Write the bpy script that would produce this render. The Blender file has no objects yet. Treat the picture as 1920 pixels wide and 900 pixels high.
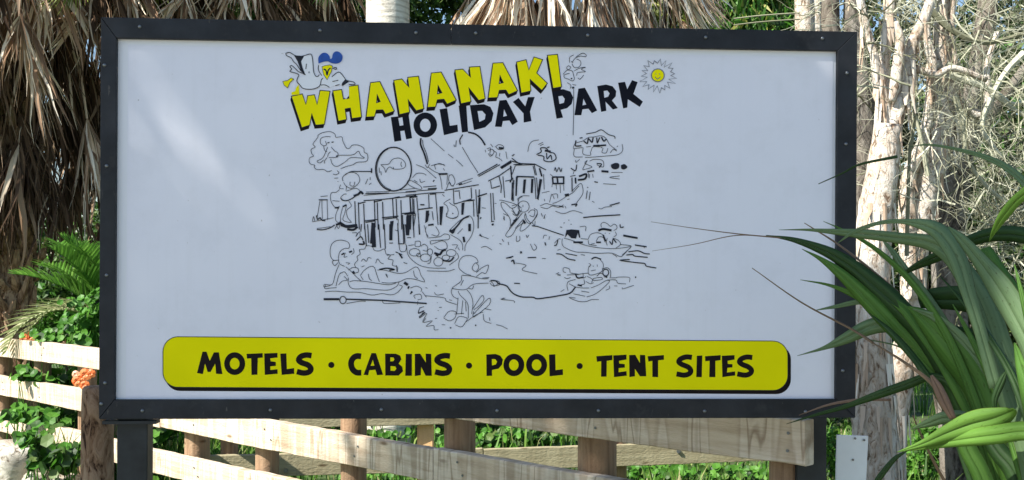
import bpy, bmesh, math, random
import numpy as np
from mathutils import Vector, Matrix, Quaternion
from mathutils.geometry import tessellate_polygon
random.seed(7); np.random.seed(7)
R = math.radians
sc = bpy.context.scene
COL = sc.collection
# ---------------------------------------------------------------- camera
F = 2000.0                       # focal length in photo pixels (photo 1920 x 900)
EYE = 1.6; HOR = 525.0
cam_d = bpy.data.cameras.new('camera'); cam = bpy.data.objects.new('camera', cam_d); COL.objects.link(cam)
cam.location = (0, 0, EYE); cam.rotation_euler = (R(90), 0, 0)
cam_d.sensor_width = 36; cam_d.lens = 36*F/1920
cam_d.shift_y = (HOR-450)/1920
cam_d.clip_start = 0.05; cam_d.clip_end = 6000
sc.camera = cam
# ---------------------------------------------------------------- light
TO_SUN = Vector((-0.64, -0.36, 0.68)).normalized()
elev = math.asin(TO_SUN.z); az = math.atan2(TO_SUN.x, TO_SUN.y)
w = bpy.data.worlds.new('World'); sc.world = w; w.use_nodes = True
nt = w.node_tree; bg = nt.nodes['Background']
sky = nt.nodes.new('ShaderNodeTexSky'); sky.sky_type = 'NISHITA'; sky.sun_disc = False
sky.sun_elevation = elev; sky.sun_rotation = az; sky.altitude = 0; sky.air_density = 1.2; sky.dust_density = 0.6; sky.ozone_density = 3.5
nt.links.new(sky.outputs[0], bg.inputs['Color']); bg.inputs['Strength'].default_value = 0.080
sd = bpy.data.lights.new('sun', 'SUN'); so = bpy.data.objects.new('sun', sd); COL.objects.link(so)
sd.energy = 5.0; sd.angle = R(0.53); sd.color = (1, .95, .86)
so.rotation_euler = TO_SUN.to_track_quat('Z', 'Y').to_euler()
sc.view_settings.view_transform = 'Standard'; sc.view_settings.look = 'None'
sc.view_settings.exposure = 1.15; sc.view_settings.gamma = 1

def P(px, py, Z):
    """a point of the place seen at photo pixel (px,py) at depth Z metres"""
    return Vector(((px-960)/F*Z, Z, EYE-(py-HOR)/F*Z))

# ---------------------------------------------------------------- materials
def newmat(name):
    m = bpy.data.materials.new(name); m.use_nodes = True
    t = m.node_tree; b = t.nodes['Principled BSDF']
    return m, t, b
def N(t, kind, **kw):
    n = t.nodes.new('ShaderNode'+kind)
    for k, v in kw.items():
        if k.startswith('i_'): n.inputs[k[2:].replace('_', ' ')].default_value = v
        else: setattr(n, k, v)
    return n
def ramp(t, fac, stops):
    r = t.nodes.new('ShaderNodeValToRGB'); e = r.color_ramp.elements
    while len(e) < len(stops): e.new(0.5)
    for el, (p, c) in zip(e, stops):
        el.position = p; el.color = (*c, 1)
    t.links.new(fac, r.inputs[0]); return r.outputs[0]
def coords(t, scale=(1,1,1), kind='Object'):
    tc = t.nodes.new('ShaderNodeTexCoord'); mp = t.nodes.new('ShaderNodeMapping')
    mp.inputs['Scale'].default_value = scale
    t.links.new(tc.outputs[kind], mp.inputs[0]); return mp.outputs[0]
def noise(t, vec, s, d=4, r=.55, dist=0):
    n = N(t, 'TexNoise', i_Scale=s, i_Detail=d, i_Roughness=r, i_Distortion=dist); t.links.new(vec, n.inputs['Vector']); return n.outputs['Fac']
def bump(t, b, h, strength=.4, dist=.01):
    bp = N(t, 'Bump', i_Strength=strength, i_Distance=dist); t.links.new(h, bp.inputs['Height']); t.links.new(bp.outputs[0], b.inputs['Normal'])
def mixc(t, fac, a, b, mode='MIX'):
    m = t.nodes.new('ShaderNodeMix'); m.data_type = 'RGBA'; m.blend_type = mode
    if isinstance(fac, (int, float)): m.inputs[0].default_value = fac
    else: t.links.new(fac, m.inputs[0])
    for i, v in ((6, a), (7, b)):
        if isinstance(v, tuple): m.inputs[i].default_value = (*v, 1)
        else: t.links.new(v, m.inputs[i])
    return m.outputs[2]
def flat(name, c, rough=.5, var=.12, s=30, bs=0, spec=.5, metal=0):
    m, t, b = newmat(name); v = coords(t)
    n = noise(t, v, s)
    lo = tuple(x*(1-var) for x in c); hi = tuple(min(1, x*(1+var)) for x in c)
    t.links.new(ramp(t, n, [(.3, lo), (.7, hi)]), b.inputs['Base Color'])
    b.inputs['Roughness'].default_value = rough; b.inputs['Specular IOR Level'].default_value = spec; b.inputs['Metallic'].default_value = metal
    if bs: bump(t, b, n, bs, .01)
    return m
def leafmat(name, stops, trans=.35, rough=.5, spec=.35, streak=None):
    """thin leaf: colour differs from leaf to leaf, some light comes through"""
    m, t, b = newmat(name)
    g = t.nodes.new('ShaderNodeNewGeometry')
    c = ramp(t, g.outputs['Random Per Island'], stops)
    if streak:
        n = noise(t, coords(t, streak), 1.0, 3)
        c = mixc(t, n, mixc(t, 1.0, c, (.55, .55, .5), 'MULTIPLY'), c)
    t.links.new(c, b.inputs['Base Color']); b.inputs['Roughness'].default_value = rough; b.inputs['Specular IOR Level'].default_value = spec
    if trans > 0:
        tr = t.nodes.new('ShaderNodeBsdfTranslucent'); t.links.new(c, tr.inputs[0])
        mx = t.nodes.new('ShaderNodeMixShader'); mx.inputs[0].default_value = trans
        t.links.new(b.outputs[0], mx.inputs[1]); t.links.new(tr.outputs[0], mx.inputs[2])
        t.links.new(mx.outputs[0], t.nodes['Material Output'].inputs['Surface'])
    return m
def woodmat(name, lo, mid, hi, along=(1.6, 26, 26), bands=.85):
    """sawn timber: grain runs along local x, rough cross-cut saw bands"""
    m, t, b = newmat(name)
    oi = t.nodes.new('ShaderNodeObjectInfo'); tc = t.nodes.new('ShaderNodeTexCoord')
    ad = t.nodes.new('ShaderNodeVectorMath'); ad.operation = 'ADD'; t.links.new(tc.outputs['Object'], ad.inputs[0])
    sc_ = t.nodes.new('ShaderNodeVectorMath'); sc_.operation = 'SCALE'; t.links.new(oi.outputs['Random'], sc_.inputs['Scale']); sc_.inputs[0].default_value = (31, 17, 9)
    t.links.new(sc_.outputs[0], ad.inputs[1])
    def mp(s):
        q = t.nodes.new('ShaderNodeMapping'); q.inputs['Scale'].default_value = s; t.links.new(ad.outputs[0], q.inputs[0]); return q.outputs[0]
    g = noise(t, mp(along), 1.0, 6, .65, .6)
    bd = noise(t, mp((9, .6, .9)), 1.0, 2, .5)
    fine = noise(t, mp((40, 90, 90)), 1.0, 2)
    c = ramp(t, g, [(.22, lo), (.48, mid), (.78, hi)])
    bc = ramp(t, bd, [(.36, (.60, .55, .50)), (.43, (1, 1, 1)), (.455, (.45, .38, .32)), (.47, (.95, .93, .9)), (.54, (1, 1, 1)), (.57, (.72, .66, .6)), (.64, (.9, .86, .8))])
    c = mixc(t, bands, c, mixc(t, 1.0, c, bc, 'MULTIPLY'))
    kn = N(t, 'TexVoronoi', i_Scale=1.0); t.links.new(mp((3.1, 9, 9)), kn.inputs['Vector'])
    kf = ramp(t, kn.outputs['Distance'], [(.05, (.25, .17, .11)), (.13, (1, 1, 1))])
    c = mixc(t, .8, c, mixc(t, 1.0, c, kf, 'MULTIPLY'))
    t.links.new(c, b.inputs['Base Color']); b.inputs['Roughness'].default_value = .85; b.inputs['Specular IOR Level'].default_value = .2
    h = t.nodes.new('ShaderNodeMath'); h.operation = 'ADD'; t.links.new(g, h.inputs[0]); t.links.new(fine, h.inputs[1])
    bump(t, b, h.outputs[0], .6, .006)
    return m
def barkmat(name, dark, mid, light, scale=(9, 9, 2.4), ring=0, bs=.8):
    m, t, b = newmat(name)
    v = coords(t, scale)
    g = noise(t, v, 1.6, 8, .68, 1.2)
    p = noise(t, coords(t, (3, 3, 1.3)), 1.0, 3)
    c = ramp(t, g, [(.36, dark), (.44, mid), (.56, light)])
    c = mixc(t, .55, c, mixc(t, 1.0, c, ramp(t, p, [(.35, (.55, .42, .3)), (.6, (1, 1, 1))]), 'MULTIPLY'))
    if ring:
        wv = N(t, 'TexWave', i_Scale=ring, i_Distortion=2.5, i_Detail=3); wv.bands_direction = 'Z'; t.links.new(coords(t), wv.inputs['Vector'])
        c = mixc(t, .4, c, mixc(t, 1.0, c, ramp(t, wv.outputs['Fac'], [(.1, (.35, .32, .3)), (.45, (1, 1, 1))]), 'MULTIPLY'))
    t.links.new(c, b.inputs['Base Color']); b.inputs['Roughness'].default_value = .9; b.inputs['Specular IOR Level'].default_value = .15
    bump(t, b, g, bs, .03)
    return m

# ---------------------------------------------------------------- mesh helpers
class MB:
    def __init__(s): s.v = []; s.f = []; s.m = []
    def add(s, verts, faces, mi=0):
        o = len(s.v); s.v.extend([tuple(x) for x in verts]); s.f.extend([tuple(i+o for i in f) for f in faces]); s.m.extend([mi]*len(faces))
    def box(s, c, d, M=None, mi=0):
        x, y, z = (q/2 for q in d); vs = [Vector((i*x, j*y, k*z)) for i in (-1, 1) for j in (-1, 1) for k in (-1, 1)]
        c = Vector(c); vs = [(M @ v if M else v)+c for v in vs]
        s.add(vs, [(0,1,3,2), (4,6,7,5), (0,4,5,1), (2,3,7,6), (0,2,6,4), (1,5,7,3)], mi)
    def tube(s, pts, rad, n=6, mi=0, cap=True, jit=0):
        pts = [Vector(p) for p in pts]; L = len(pts)
        if isinstance(rad, (int, float)): rad = [rad]*L
        t0 = (pts[1]-pts[0]).normalized(); up = Vector((0, 0, 1)) if abs(t0.z) < .9 else Vector((1, 0, 0))
        a = t0.cross(up).normalized(); vs = []
        for i, p in enumerate(pts):
            t = (pts[min(i+1, L-1)]-pts[max(i-1, 0)]).normalized()
            a = (a-t*a.dot(t)).normalized(); b = t.cross(a)
            for k in range(n):
                an = 2*math.pi*k/n; r = rad[i]*(1+(random.uniform(-jit, jit) if jit else 0))
                vs.append(p+(a*math.cos(an)+b*math.sin(an))*r)
        fs = [(i*n+k, i*n+(k+1) % n, (i+1)*n+(k+1) % n, (i+1)*n+k) for i in range(L-1) for k in range(n)]
        if cap: fs += [tuple(range(n))[::-1], tuple((L-1)*n+k for k in range(n))]
        s.add(vs, fs, mi)
    def ribbon(s, pts, wid, side, mi=0, fold=0.0):
        """thin leaf strip along pts; wid per point; side = vector across the strip"""
        L = len(pts); vs = []
        for i in range(L):
            t = (pts[min(i+1, L-1)]-pts[max(i-1, 0)])
            a = side[i] if isinstance(side, list) else side
            a = a-t*(a.dot(t)/max(1e-9, t.length_squared)); a.normalize()
            nn = t.normalized().cross(a)
            h = wid[i]/2
            if fold: vs += [pts[i]-a*h, pts[i]+nn*h*fold, pts[i]+a*h]
            else: vs += [pts[i]-a*h, pts[i]+a*h]
        k = 3 if fold else 2
        fs = []
        for i in range(L-1):
            for j in range(k-1): fs.append((i*k+j, i*k+j+1, (i+1)*k+j+1, (i+1)*k+j))
        s.add(vs, fs, mi)
    def mesh(s, name, mats, smooth=False):
        me = bpy.data.meshes.new(name); me.from_pydata(s.v, [], s.f)
        for q in (mats if isinstance(mats, (list, tuple)) else [mats]): me.materials.append(q)
        if any(s.m): me.polygons.foreach_set('material_index', s.m)
        if smooth: me.polygons.foreach_set('use_smooth', [True]*len(s.f))
        me.update(); return me
def catmull(pts, k=6):
    """smooth a list of tuples/vectors of any length"""
    A = [np.array(p, float) for p in pts]; out = []
    A = [2*A[0]-A[1]]+A+[2*A[-1]-A[-2]]
    for i in range(1, len(A)-2):
        for j in range(k):
            u = j/k; p0, p1, p2, p3 = A[i-1:i+3]
            out.append(.5*((2*p1)+(-p0+p2)*u+(2*p0-5*p1+4*p2-p3)*u*u+(-p0+3*p1-3*p2+p3)*u**3))
    out.append(A[-2]); return out
def link(name, me, parent=None, loc=None, kind=None, label=None, cat=None, group=None):
    o = bpy.data.objects.new(name, me); COL.objects.link(o)
    if parent: o.parent = parent
    if loc is not None: o.location = loc
    if kind: o['kind'] = kind
    if label: o['label'] = label
    if cat: o['category'] = cat
    if group: o['group'] = group
    return o
def thing(name, loc, label, cat, group=None):
    o = link(name, None, None, loc, None, label, cat, group); o.empty_display_size = .1; return o
def part(name, mb, mat, root, origin=None, smooth=False, **kw):
    """mb is in world coordinates; root is an un-rotated top-level empty (or a part of it)"""
    top = root; off = Vector((0, 0, 0))
    while top is not None: off += top.location; top = top.parent
    o = Vector(origin) if origin is not None else off
    mb.v = [(x-o.x, y-o.y, z-o.z) for x, y, z in mb.v]
    return link(name, mb.mesh(name, mat, smooth), root, o-off, **kw)
def hiding(mb, mat, name, loc, label, cat, group=None, smooth=False):
    l = Vector(loc); mb.v = [(x-l.x, y-l.y, z-l.z) for x, y, z in mb.v]
    return link(name, mb.mesh(name, mat, smooth), None, l, None, label, cat, group)
rv = lambda: Vector((random.gauss(0, 1), random.gauss(0, 1), random.gauss(0, 1))).normalized()
U_ = random.uniform

def leaf_cloud(blobs, n, size, mi_w=(1,), aspect=1.7, droop=0.0, shell=.55):
    """n small leaves (bent diamonds) spread through ellipsoid blobs [(centre, radii)]"""
    vol = np.array([b[1][0]*b[1][1]*b[1][2] for b in blobs])**.67; pr = vol/vol.sum()
    ix = np.random.choice(len(blobs), n, p=pr)
    C = np.array([tuple(b[0]) for b in blobs])[ix]; S = np.array([b[1] for b in blobs])[ix]
    d = np.random.normal(size=(n, 3)); d /= np.linalg.norm(d, axis=1)[:, None]
    r = (shell+(1-shell)*np.random.rand(n))**.8
    r *= .82+.32*np.random.rand(n)
    Cc = C+d*S*r[:, None]
    t = np.random.normal(size=(n, 3)); t[:, 2] -= droop; t /= np.linalg.norm(t, axis=1)[:, None]
    nn = np.random.normal(size=(n, 3))*.8+d; s_ = np.cross(t, nn); s_ /= np.linalg.norm(s_, axis=1)[:, None]
    nn = np.cross(s_, t)
    L = size*(.6+.8*np.random.rand(n))[:, None]; W = L/aspect
    v = np.stack([Cc-t*L*.5, Cc+s_*W*.5+nn*L*.08, Cc+t*L*.5, Cc-s_*W*.5+nn*L*.08], 1).reshape(-1, 3)
    mb = MB(); mb.v = [tuple(x) for x in v.tolist()]
    mb.f = [(4*i, 4*i+1, 4*i+2, 4*i+3) for i in range(n)]
    mb.m = [int(x) for x in np.random.choice(len(mi_w), n, p=np.array(mi_w)/sum(mi_w))]
    return mb

M = {}
M['dead'] = leafmat('dead_frond', [(0, (.14, .08, .05)), (.22, (.44, .29, .19)), (.5, (.76, .61, .45)), (1, (.93, .86, .74))], .12, .8, .15)
M['dead_dark'] = leafmat('shaded_dead_frond', [(0, (.05, .03, .02)), (.6, (.14, .09, .055)), (.85, (.30, .21, .14)), (1, (.65, .55, .42))], .1, .85, .1)  # darker copy; shade inside the palm skirts is put into its colour
M['palm_green'] = leafmat('palm_green', [(0, (.05, .14, .02)), (.6, (.10, .26, .03)), (1, (.17, .34, .06))], .4)
M['palm_yellow'] = leafmat('palm_yellow', [(0, (.16, .22, .04)), (.6, (.30, .36, .06)), (1, (.42, .40, .14))], .4)
M['palm_pale'] = leafmat('palm_pale', [(0, (.20, .26, .10)), (.5, (.34, .40, .18)), (1, (.52, .50, .30))], .3)
M['bush'] = leafmat('bush_leaf', [(0, (.012, .035, .008)), (.5, (.035, .085, .016)), (.85, (.08, .15, .03)), (1, (.13, .19, .05))], .3)
M['bush_olive'] = leafmat('olive_leaf', [(0, (.03, .045, .018)), (.5, (.08, .105, .045)), (1, (.17, .19, .10))], .3)
M['bright'] = leafmat('bright_leaf', [(0, (.035, .12, .012)), (.5, (.075, .23, .022)), (1, (.14, .33, .05))], .4)
M['grass'] = leafmat('grass_blade', [(0, (.02, .06, .01)), (.4, (.07, .19, .018)), (.7, (.15, .30, .04)), (.85, (.25, .32, .09)), (1, (.45, .38, .22))], .4)
M['petal'] = leafmat('petal', [(0, (.75, .13, .03)), (.5, (.85, .20, .05)), (1, (.9, .32, .12))], .3)
M['petal_pale'] = leafmat('petal_pale', [(0, (.8, .42, .25)), (1, (.85, .52, .34))], .3)
M['rail'] = woodmat('sawn_rail', (.44, .33, .23), (.64, .53, .41), (.78, .69, .57))
M['rail_old'] = woodmat('weathered_rail', (.20, .17, .10), (.34, .30, .19), (.46, .42, .28), bands=.2)
M['post_wood'] = woodmat('round_post', (.10, .055, .03), (.28, .18, .11), (.44, .31, .20), along=(22, 22, 1.3), bands=.0)
M['post_light'] = woodmat('orange_post', (.50, .28, .12), (.68, .43, .22), (.8, .56, .32), along=(22, 22, 1.3), bands=.0)  # lighter and more orange than the round post wood
M['post_grey'] = barkmat('old_post', (.045, .025, .018), (.30, .19, .12), (.46, .33, .23), (16, 16, 7))
M['palebark'] = barkmat('pale_bark', (.20, .13, .085), (.62, .52, .42), (.84, .79, .71), (20, 20, 9), bs=1)
M['greybark'] = barkmat('grey_bark', (.035, .03, .025), (.12, .105, .09), (.24, .22, .19), (9, 9, 4))
M['palmbark'] = barkmat('smooth_palm_bark', (.46, .43, .37), (.62, .58, .51), (.74, .70, .62), (5, 5, 8), ring=6, bs=.4)
M['boot'] = barkmat('palm_boot', (.06, .035, .02), (.22, .14, .085), (.46, .34, .23), (14, 14, 5))
M['twig'] = leafmat('lichen_twig', [(0, (.10, .10, .06)), (.4, (.29, .29, .20)), (1, (.56, .56, .44))], 0, .9, .1)
M['rock'] = barkmat('pale_rock', (.14, .11, .08), (.46, .42, .35), (.62, .58, .50), (7, 7, 7))
M['soil'] = flat('soil', (.10, .08, .045), .95, .5, 3, .5)

# ================================================================ ground
g = MB(); nx, ny = 60, 70
xs = [-3000, -600, -120]+[-30+60*i/50 for i in range(51)]+[120, 600, 3000]
ys = [-600, -60]+[-8+i*.9 for i in range(50)]+[60, 120, 400, 1200, 3500]
for y in ys:
    for x in xs:
        h = 0.05*math.sin(x*1.3+y*.7)+.04*math.sin(x*.6-y*1.1) if (-20 < x < 20 and -5 < y < 36) else 0
        g.v.append((x, y, h*.5-.03))
for j in range(len(ys)-1):
    for i in range(len(xs)-1):
        a = j*len(xs)+i; g.f.append((a, a+1, a+1+len(xs), a+len(xs))); g.m.append(0)
gm, t, b = newmat('ground_turf'); v = coords(t)
c = ramp(t, noise(t, v, 2.2, 6, .6), [(.3, (.06, .045, .025)), (.45, (.05, .085, .02)), (.65, (.075, .14, .03))])
t.links.new(c, b.inputs['Base Color']); b.inputs['Roughness'].default_value = .95; bump(t, b, noise(t, v, 14, 5), .7, .05)
link('ground', g.mesh('ground', gm), kind='structure')

# unseen gravel added on the viewer's side to bounce neutral light at the sign
rm = MB(); 
for i, x in enumerate(range(-40, 41, 4)):
    for j, y in enumerate((-9, -6, -3, 0, 1.9)): rm.v.append((x, y+.15*math.sin(x*.9)*(j in (0, 4)), .012+.03*(0 < j < 4)))
rm.f = [(i*5+j, (i+1)*5+j, (i+1)*5+j+1, i*5+j+1) for i in range(20) for j in range(4)]; rm.m = [0]*len(rm.f)
drm, t, b = newmat('pale_gravel'); v = coords(t)
c = ramp(t, noise(t, v, 45, 6, .7), [(.3, (.19, .165, .145)), (.5, (.35, .31, .275)), (.7, (.46, .42, .38))]); t.links.new(c, b.inputs['Base Color']); b.inputs['Roughness'].default_value = .9; bump(t, b, noise(t, v, 60, 4), .8, .02)
link('bounce_drive', rm.mesh('bounce_drive', drm), kind='structure')
# ================================================================ the sign
c_tl, c_bl, c_br = P(182, 32, 3.43), P(185, 786, 3.43), P(1604, 783.5, 3.567)
UU = (c_br-c_bl).normalized(); VV = (c_tl-c_bl); VV = (VV-UU*VV.dot(UU)).normalized(); NN = UU.cross(VV)
SW = (c_br-c_bl).length; SH = (c_tl-c_bl).length
EYEV = Vector((0, 0, EYE))
def S(px, py):
    """photo pixel -> (u, v) on the face of the sign"""
    d = Vector(((px-960)/F, 1, -(py-HOR)/F)); k = (c_bl-EYEV).dot(NN)/d.dot(NN); q = EYEV+d*k-c_bl
    return q.dot(UU), q.dot(VV)
sign = thing('park_sign', c_bl, 'large white holiday park signboard in a dark steel frame, yellow lettering and line cartoon', 'sign')
Mw = Matrix.Identity(3); Mw.col[0] = UU; Mw.col[1] = -NN; Mw.col[2] = VV
sign.rotation_mode = 'QUATERNION'; sign.rotation_quaternion = Mw.to_quaternion()
# local axes: x along the board, y into it (towards the back), z up
m_frame = flat('dark_steel', (.016, .018, .022), .55, .4, 9, .05, .3)
t_ = m_frame.node_tree; b_ = t_.nodes['Principled BSDF']
d1 = noise(t_, coords(t_, (1.5, 1, 1.5)), 7, 8, .75); d2 = noise(t_, coords(t_, (14, 14, 3)), 4, 4, .7)
c_ = mixc(t_, ramp(t_, d1, [(.56, (0, 0, 0)), (.72, (.5, .5, .5))]), b_.inputs['Base Color'].links[0].from_socket, (.06, .06, .057))
c_ = mixc(t_, ramp(t_, d2, [(.66, (0, 0, 0)), (.72, (.7, .7, .7))]), c_, (.11, .10, .09))
t_.links.new(c_, b_.inputs['Base Color']); t_.links.new(ramp(t_, d1, [(.35, (.42, .42, .42)), (.7, (.75, .75, .75))]), b_.inputs['Roughness'])
m_frame2 = flat('dark_steel_post', (.022, .026, .028), .5, .35, 14, .05, .3)
m_screw = flat('screw_zinc', (.16, .17, .18), .35, .2, 60, 0, .5, .6)
m_panel = flat('panel_white', (.74, .76, .80), .35, .02, 2)
m_vinyl, t_, b_ = newmat('vinyl_white')
vv = coords(t_)
t_.links.new(ramp(t_, noise(t_, vv, 1.3, 4, .6), [(.3, (.73, .74, .815)), (.7, (.78, .785, .85))]), b_.inputs['Base Color'])
st_ = noise(t_, coords(t_, (26, 1, 1.1)), 1.0, 5, .6); du_ = noise(t_, coords(t_, (1, 1, 1)), 5.5, 8, .72); sk_ = noise(t_, coords(t_, (1, 1, 1)), 46, 3, .5)
c_ = mixc(t_, 1.0, b_.inputs['Base Color'].links[0].from_socket, ramp(t_, st_, [(.25, (.965, .965, .96)), (.45, (1, 1, 1))]), 'MULTIPLY')
c_ = mixc(t_, 1.0, c_, ramp(t_, du_, [(.28, (.94, .942, .937)), (.5, (1, 1, 1))]), 'MULTIPLY')
c_ = mixc(t_, 1.0, c_, ramp(t_, sk_, [(.20, (.55, .53, .5)), (.26, (1, 1, 1))]), 'MULTIPLY')
t_.links.new(c_, b_.inputs['Base Color']); t_.links.new(ramp(t_, du_, [(.3, (.5, .5, .5)), (.7, (.28, .28, .28))]), b_.inputs['Roughness'])
b_.inputs['Specular IOR Level'].default_value = .5; b_.inputs['Coat Weight'].default_value = .08; b_.inputs['Coat Roughness'].default_value = .25
bump(t_, b_, noise(t_, coords(t_, (1, 1, 1)), 3, 2), .05, .01)
INK = flat('ink_dark', (.020, .022, .032), .6, .2, 20, 0, .15)
INKN = flat('ink_navy_black', (.004, .005, .012), .6, .3, 20, 0, .15)
INKB = flat('ink_black_brown', (.008, .004, .004), .6, .3, 20, 0, .15)
YEL = flat('ink_yellow_green', (.90, .82, .003), .7, .05, 3, 0, .05)
YEL2 = flat('ink_banner_yellow', (.84, .77, .002), .7, .06, 2.5, 0, .05)
BLU = flat('ink_blue', (.004, .06, .33), .4, .3, 25)
WHT = flat('ink_white', (.76, .78, .82), .4, .02, 25)

uo = [S(218, 75)[0], S(1571, 92)[0]]; vo = [S(900, 749)[1], S(900, 83)[1]]   # inner opening
m = MB(); m.box((SW/2, .022, SH/2), (SW-.03, .006, SH-.03)); panel = link('panel', m.mesh('panel', m_panel), sign)
u0, u1 = S(235, 400)[0], S(1564, 400)[0]; v0, v1 = S(900, 746)[1]+.004, S(300, 84)[1]
m = MB(); m.box(((u0+u1)/2, .0183, (vo[0]+v1)/2), (u1-u0, .0012, v1-vo[0])); vinyl = link('vinyl_sheet', m.mesh('vinyl_sheet', m_vinyl), panel)
Y0 = .0176                                       # face of the vinyl
# frame: L-section strips with mitred corners, the top one in two lengths
def mitre(a, b, c, d, y0=0.0, y1=.03):
    q = MB(); vs = [(p[0], y, p[1]) for y in (y0, y1) for p in (a, b, c, d)]
    q.add(vs, [(0,1,2,3), (7,6,5,4), (0,4,5,1), (1,5,6,2), (2,6,7,3), (3,7,4,0)]); return q
g_ = .0006
TLo, TRo, BLo, BRo = (0, SH), (SW, SH), (0, 0), (SW, 0)
TLi, TRi, BLi, BRi = (uo[0], vo[1]), (uo[1], vo[1]), (uo[0], vo[0]), (uo[1], vo[0])
us = S(846, 60)[0]
def strip(q):
    me = q.mesh('frame_strip', m_frame); o = link('frame_strip', me, sign)
    bv = o.modifiers.new('b', 'BEVEL'); bv.width = .0018; bv.segments = 2; bv.limit_method = 'ANGLE'; return o
strip(mitre((g_, SH), (us-.0007, SH), (us-.0007, vo[1]), (uo[0]+g_, vo[1])))
strip(mitre((us+.0007, SH-.001), (SW-g_, SH-.001), (uo[1]-g_, vo[1]), (us+.0007, vo[1]), .0012, .03))
strip(mitre((0, SH-g_), (uo[0], vo[1]-g_), (uo[0], vo[0]+g_), (0, g_)))
strip(mitre((SW, SH-g_), (SW, g_), (uo[1], vo[0]+g_), (uo[1], vo[1]-g_)))
strip(mitre((g_, 0), (uo[0]+g_, vo[0]), (uo[1]-g_, vo[0]), (SW-g_, 0)))
# screws
sm = MB(); n = 10
for k, (r, y) in enumerate(((.0062, .0005), (.0058, -.002), (.003, -.0045))):
    sm.v += [(r*math.cos(2*math.pi*i/n), y, r*math.sin(2*math.pi*i/n)) for i in range(n)]
sm.f = [(k*n+i, k*n+(i+1) % n, (k+1)*n+(i+1) % n, (k+1)*n+i) for k in range(2) for i in range(n)]+[tuple(range(2*n, 3*n))]; sm.m = [0]*len(sm.f)
sme = sm.mesh('screw', m_screw, True)
for px, py in [(262,50),(600,57),(780,61),(892,62),(1102,66),(1323,70),(1542,72),(196,122),(200,311),(200,516),(197,718),(190,757),(267,770),(507,769),(715,768),(932,770),(1122,770),(1321,771),(1510,772),(1588,137),(1586,270),(1584,482),(1580,695)]:
    u, v = S(px, py); o = link('screw', sme, sign, (u, 0, v)); o.rotation_euler[1] = U_(0, 1)
# steel posts
def post_s(pa, pb, name, top=-.001, y=.033, d=.07):
    ua, ub = S(pa, 800)[0], S(pb, 800)[0]
    q = MB(); q.box(((ua+ub)/2, y+d/2, (top-1.35)/2), (ub-ua, d, top+1.35)); o = link(name, q.mesh(name, m_frame2), sign)
    bv = o.modifiers.new('b', 'BEVEL'); bv.width = .004; bv.segments = 2
post_s(213, 271, 'post', SH-.1)
q = MB(); q.box((S(241, 800)[0], .030, -.012), (.17, .05, .010)); link('bracket_plate', q.mesh('bracket_plate', m_frame2), sign)
post_s(1532, 1590, 'post', SH-.1, .20, .07)
q = MB()
for z in (.25, SH-.25): q.box((S(1561, 700)[0], .12, z), (.05, .17, .04))
link('bracket', q.mesh('bracket', m_frame2), sign)
q = MB(); q.box((SW/2, .0285, SH/2), (SW-.2, .006, .05)); link('back_rail', q.mesh('back_rail', m_frame2), sign)

# ---- print on the face: flat pieces a fraction of a millimetre proud of the vinyl
LAY = [0]
def lay(base):                                   # each piece gets its own height so that none share a plane
    LAY[0] += 1; return Y0-base-(LAY[0] % 40)*.000008
def poly(contours, base, mb, conv):
    cs = [[conv(p) for p in c] for c in contours]; y = lay(base)
    V2 = [Vector((a, b, 0)) for c in cs for a, b in c]
    tr = tessellate_polygon([[Vector((a, b, 0)) for a, b in c] for c in cs])
    fs = []
    for tri in tr:
        a, b, c = (V2[i] for i in tri)
        ar = (b.x-a.x)*(c.y-a.y)-(b.y-a.y)*(c.x-a.x)
        if abs(ar) < 1e-12: continue
        fs.append(tri if ar > 0 else tri[::-1])
    mb.add([(p.x, y, p.y) for p in V2], fs)
def stroke(pts, width, base, mb, conv, closed=False, smooth=0, taper=False):
    """pen line of given width in metres"""
    if smooth and len(pts) > 2:
        q = pts+[pts[0]] if closed else pts
        pts = [tuple(p) for p in catmull(q, smooth)]; 
        if closed: pts = pts[:-1]
    c = [Vector(conv(p)) for p in pts]
    c2 = [c[0]]
    for p in c[1:]:
        if (p-c2[-1]).length > 1e-5: c2.append(p)
    c = c2; L = len(c)
    if L < 2: return
    y = lay(base); vs = []
    for i in range(L):
        if closed: a, b = c[i-1], c[(i+1) % L]
        else: a, b = c[max(0, i-1)], c[min(L-1, i+1)]
        d0 = (c[i]-a); d1 = (b-c[i])
        if d0.length < 1e-7: d0 = d1
        if d1.length < 1e-7: d1 = d0
        n0 = Vector((-d0.y, d0.x)).normalized(); n1 = Vector((-d1.y, d1.x)).normalized()
        nn = n0+n1
        if nn.length < .3: nn = n0
        nn.normalize(); k = min(1.6, 1/max(.3, nn.dot(n0)))
        h = width/2*k
        if taper and not closed: h *= .45+.75*math.sin(math.pi*(i+.4)/(L))
        vs += [c[i]+nn*h, c[i]-nn*h]
    fs = [(2*i, 2*i+1, 2*i+3, 2*i+2) for i in range(L-1)]
    if closed: fs.append((2*L-2, 2*L-1, 1, 0))
    mb.add([(p.x, y, p.y) for p in vs], fs)
def reg(ox, oy, s): return lambda p: S(ox+p[0]/s, oy+p[1]/s)
def ell(cx, cy, rx, ry, n=28, a0=0, a1=360): 
    k = n if a1-a0 == 360 else n+1
    return [(cx+rx*math.cos(R(a0+(a1-a0)*i/n)), cy+ry*math.sin(R(a0+(a1-a0)*i/n))) for i in range(k)]
def piece(name, mb, mat, parent): return link(name, mb.mesh(name, mat), parent)
def rnd(poly_pts, k=4):
    """round a polygon: closed smooth"""
    return [tuple(p) for p in catmull(poly_pts+[poly_pts[0]], k)][:-1]

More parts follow.
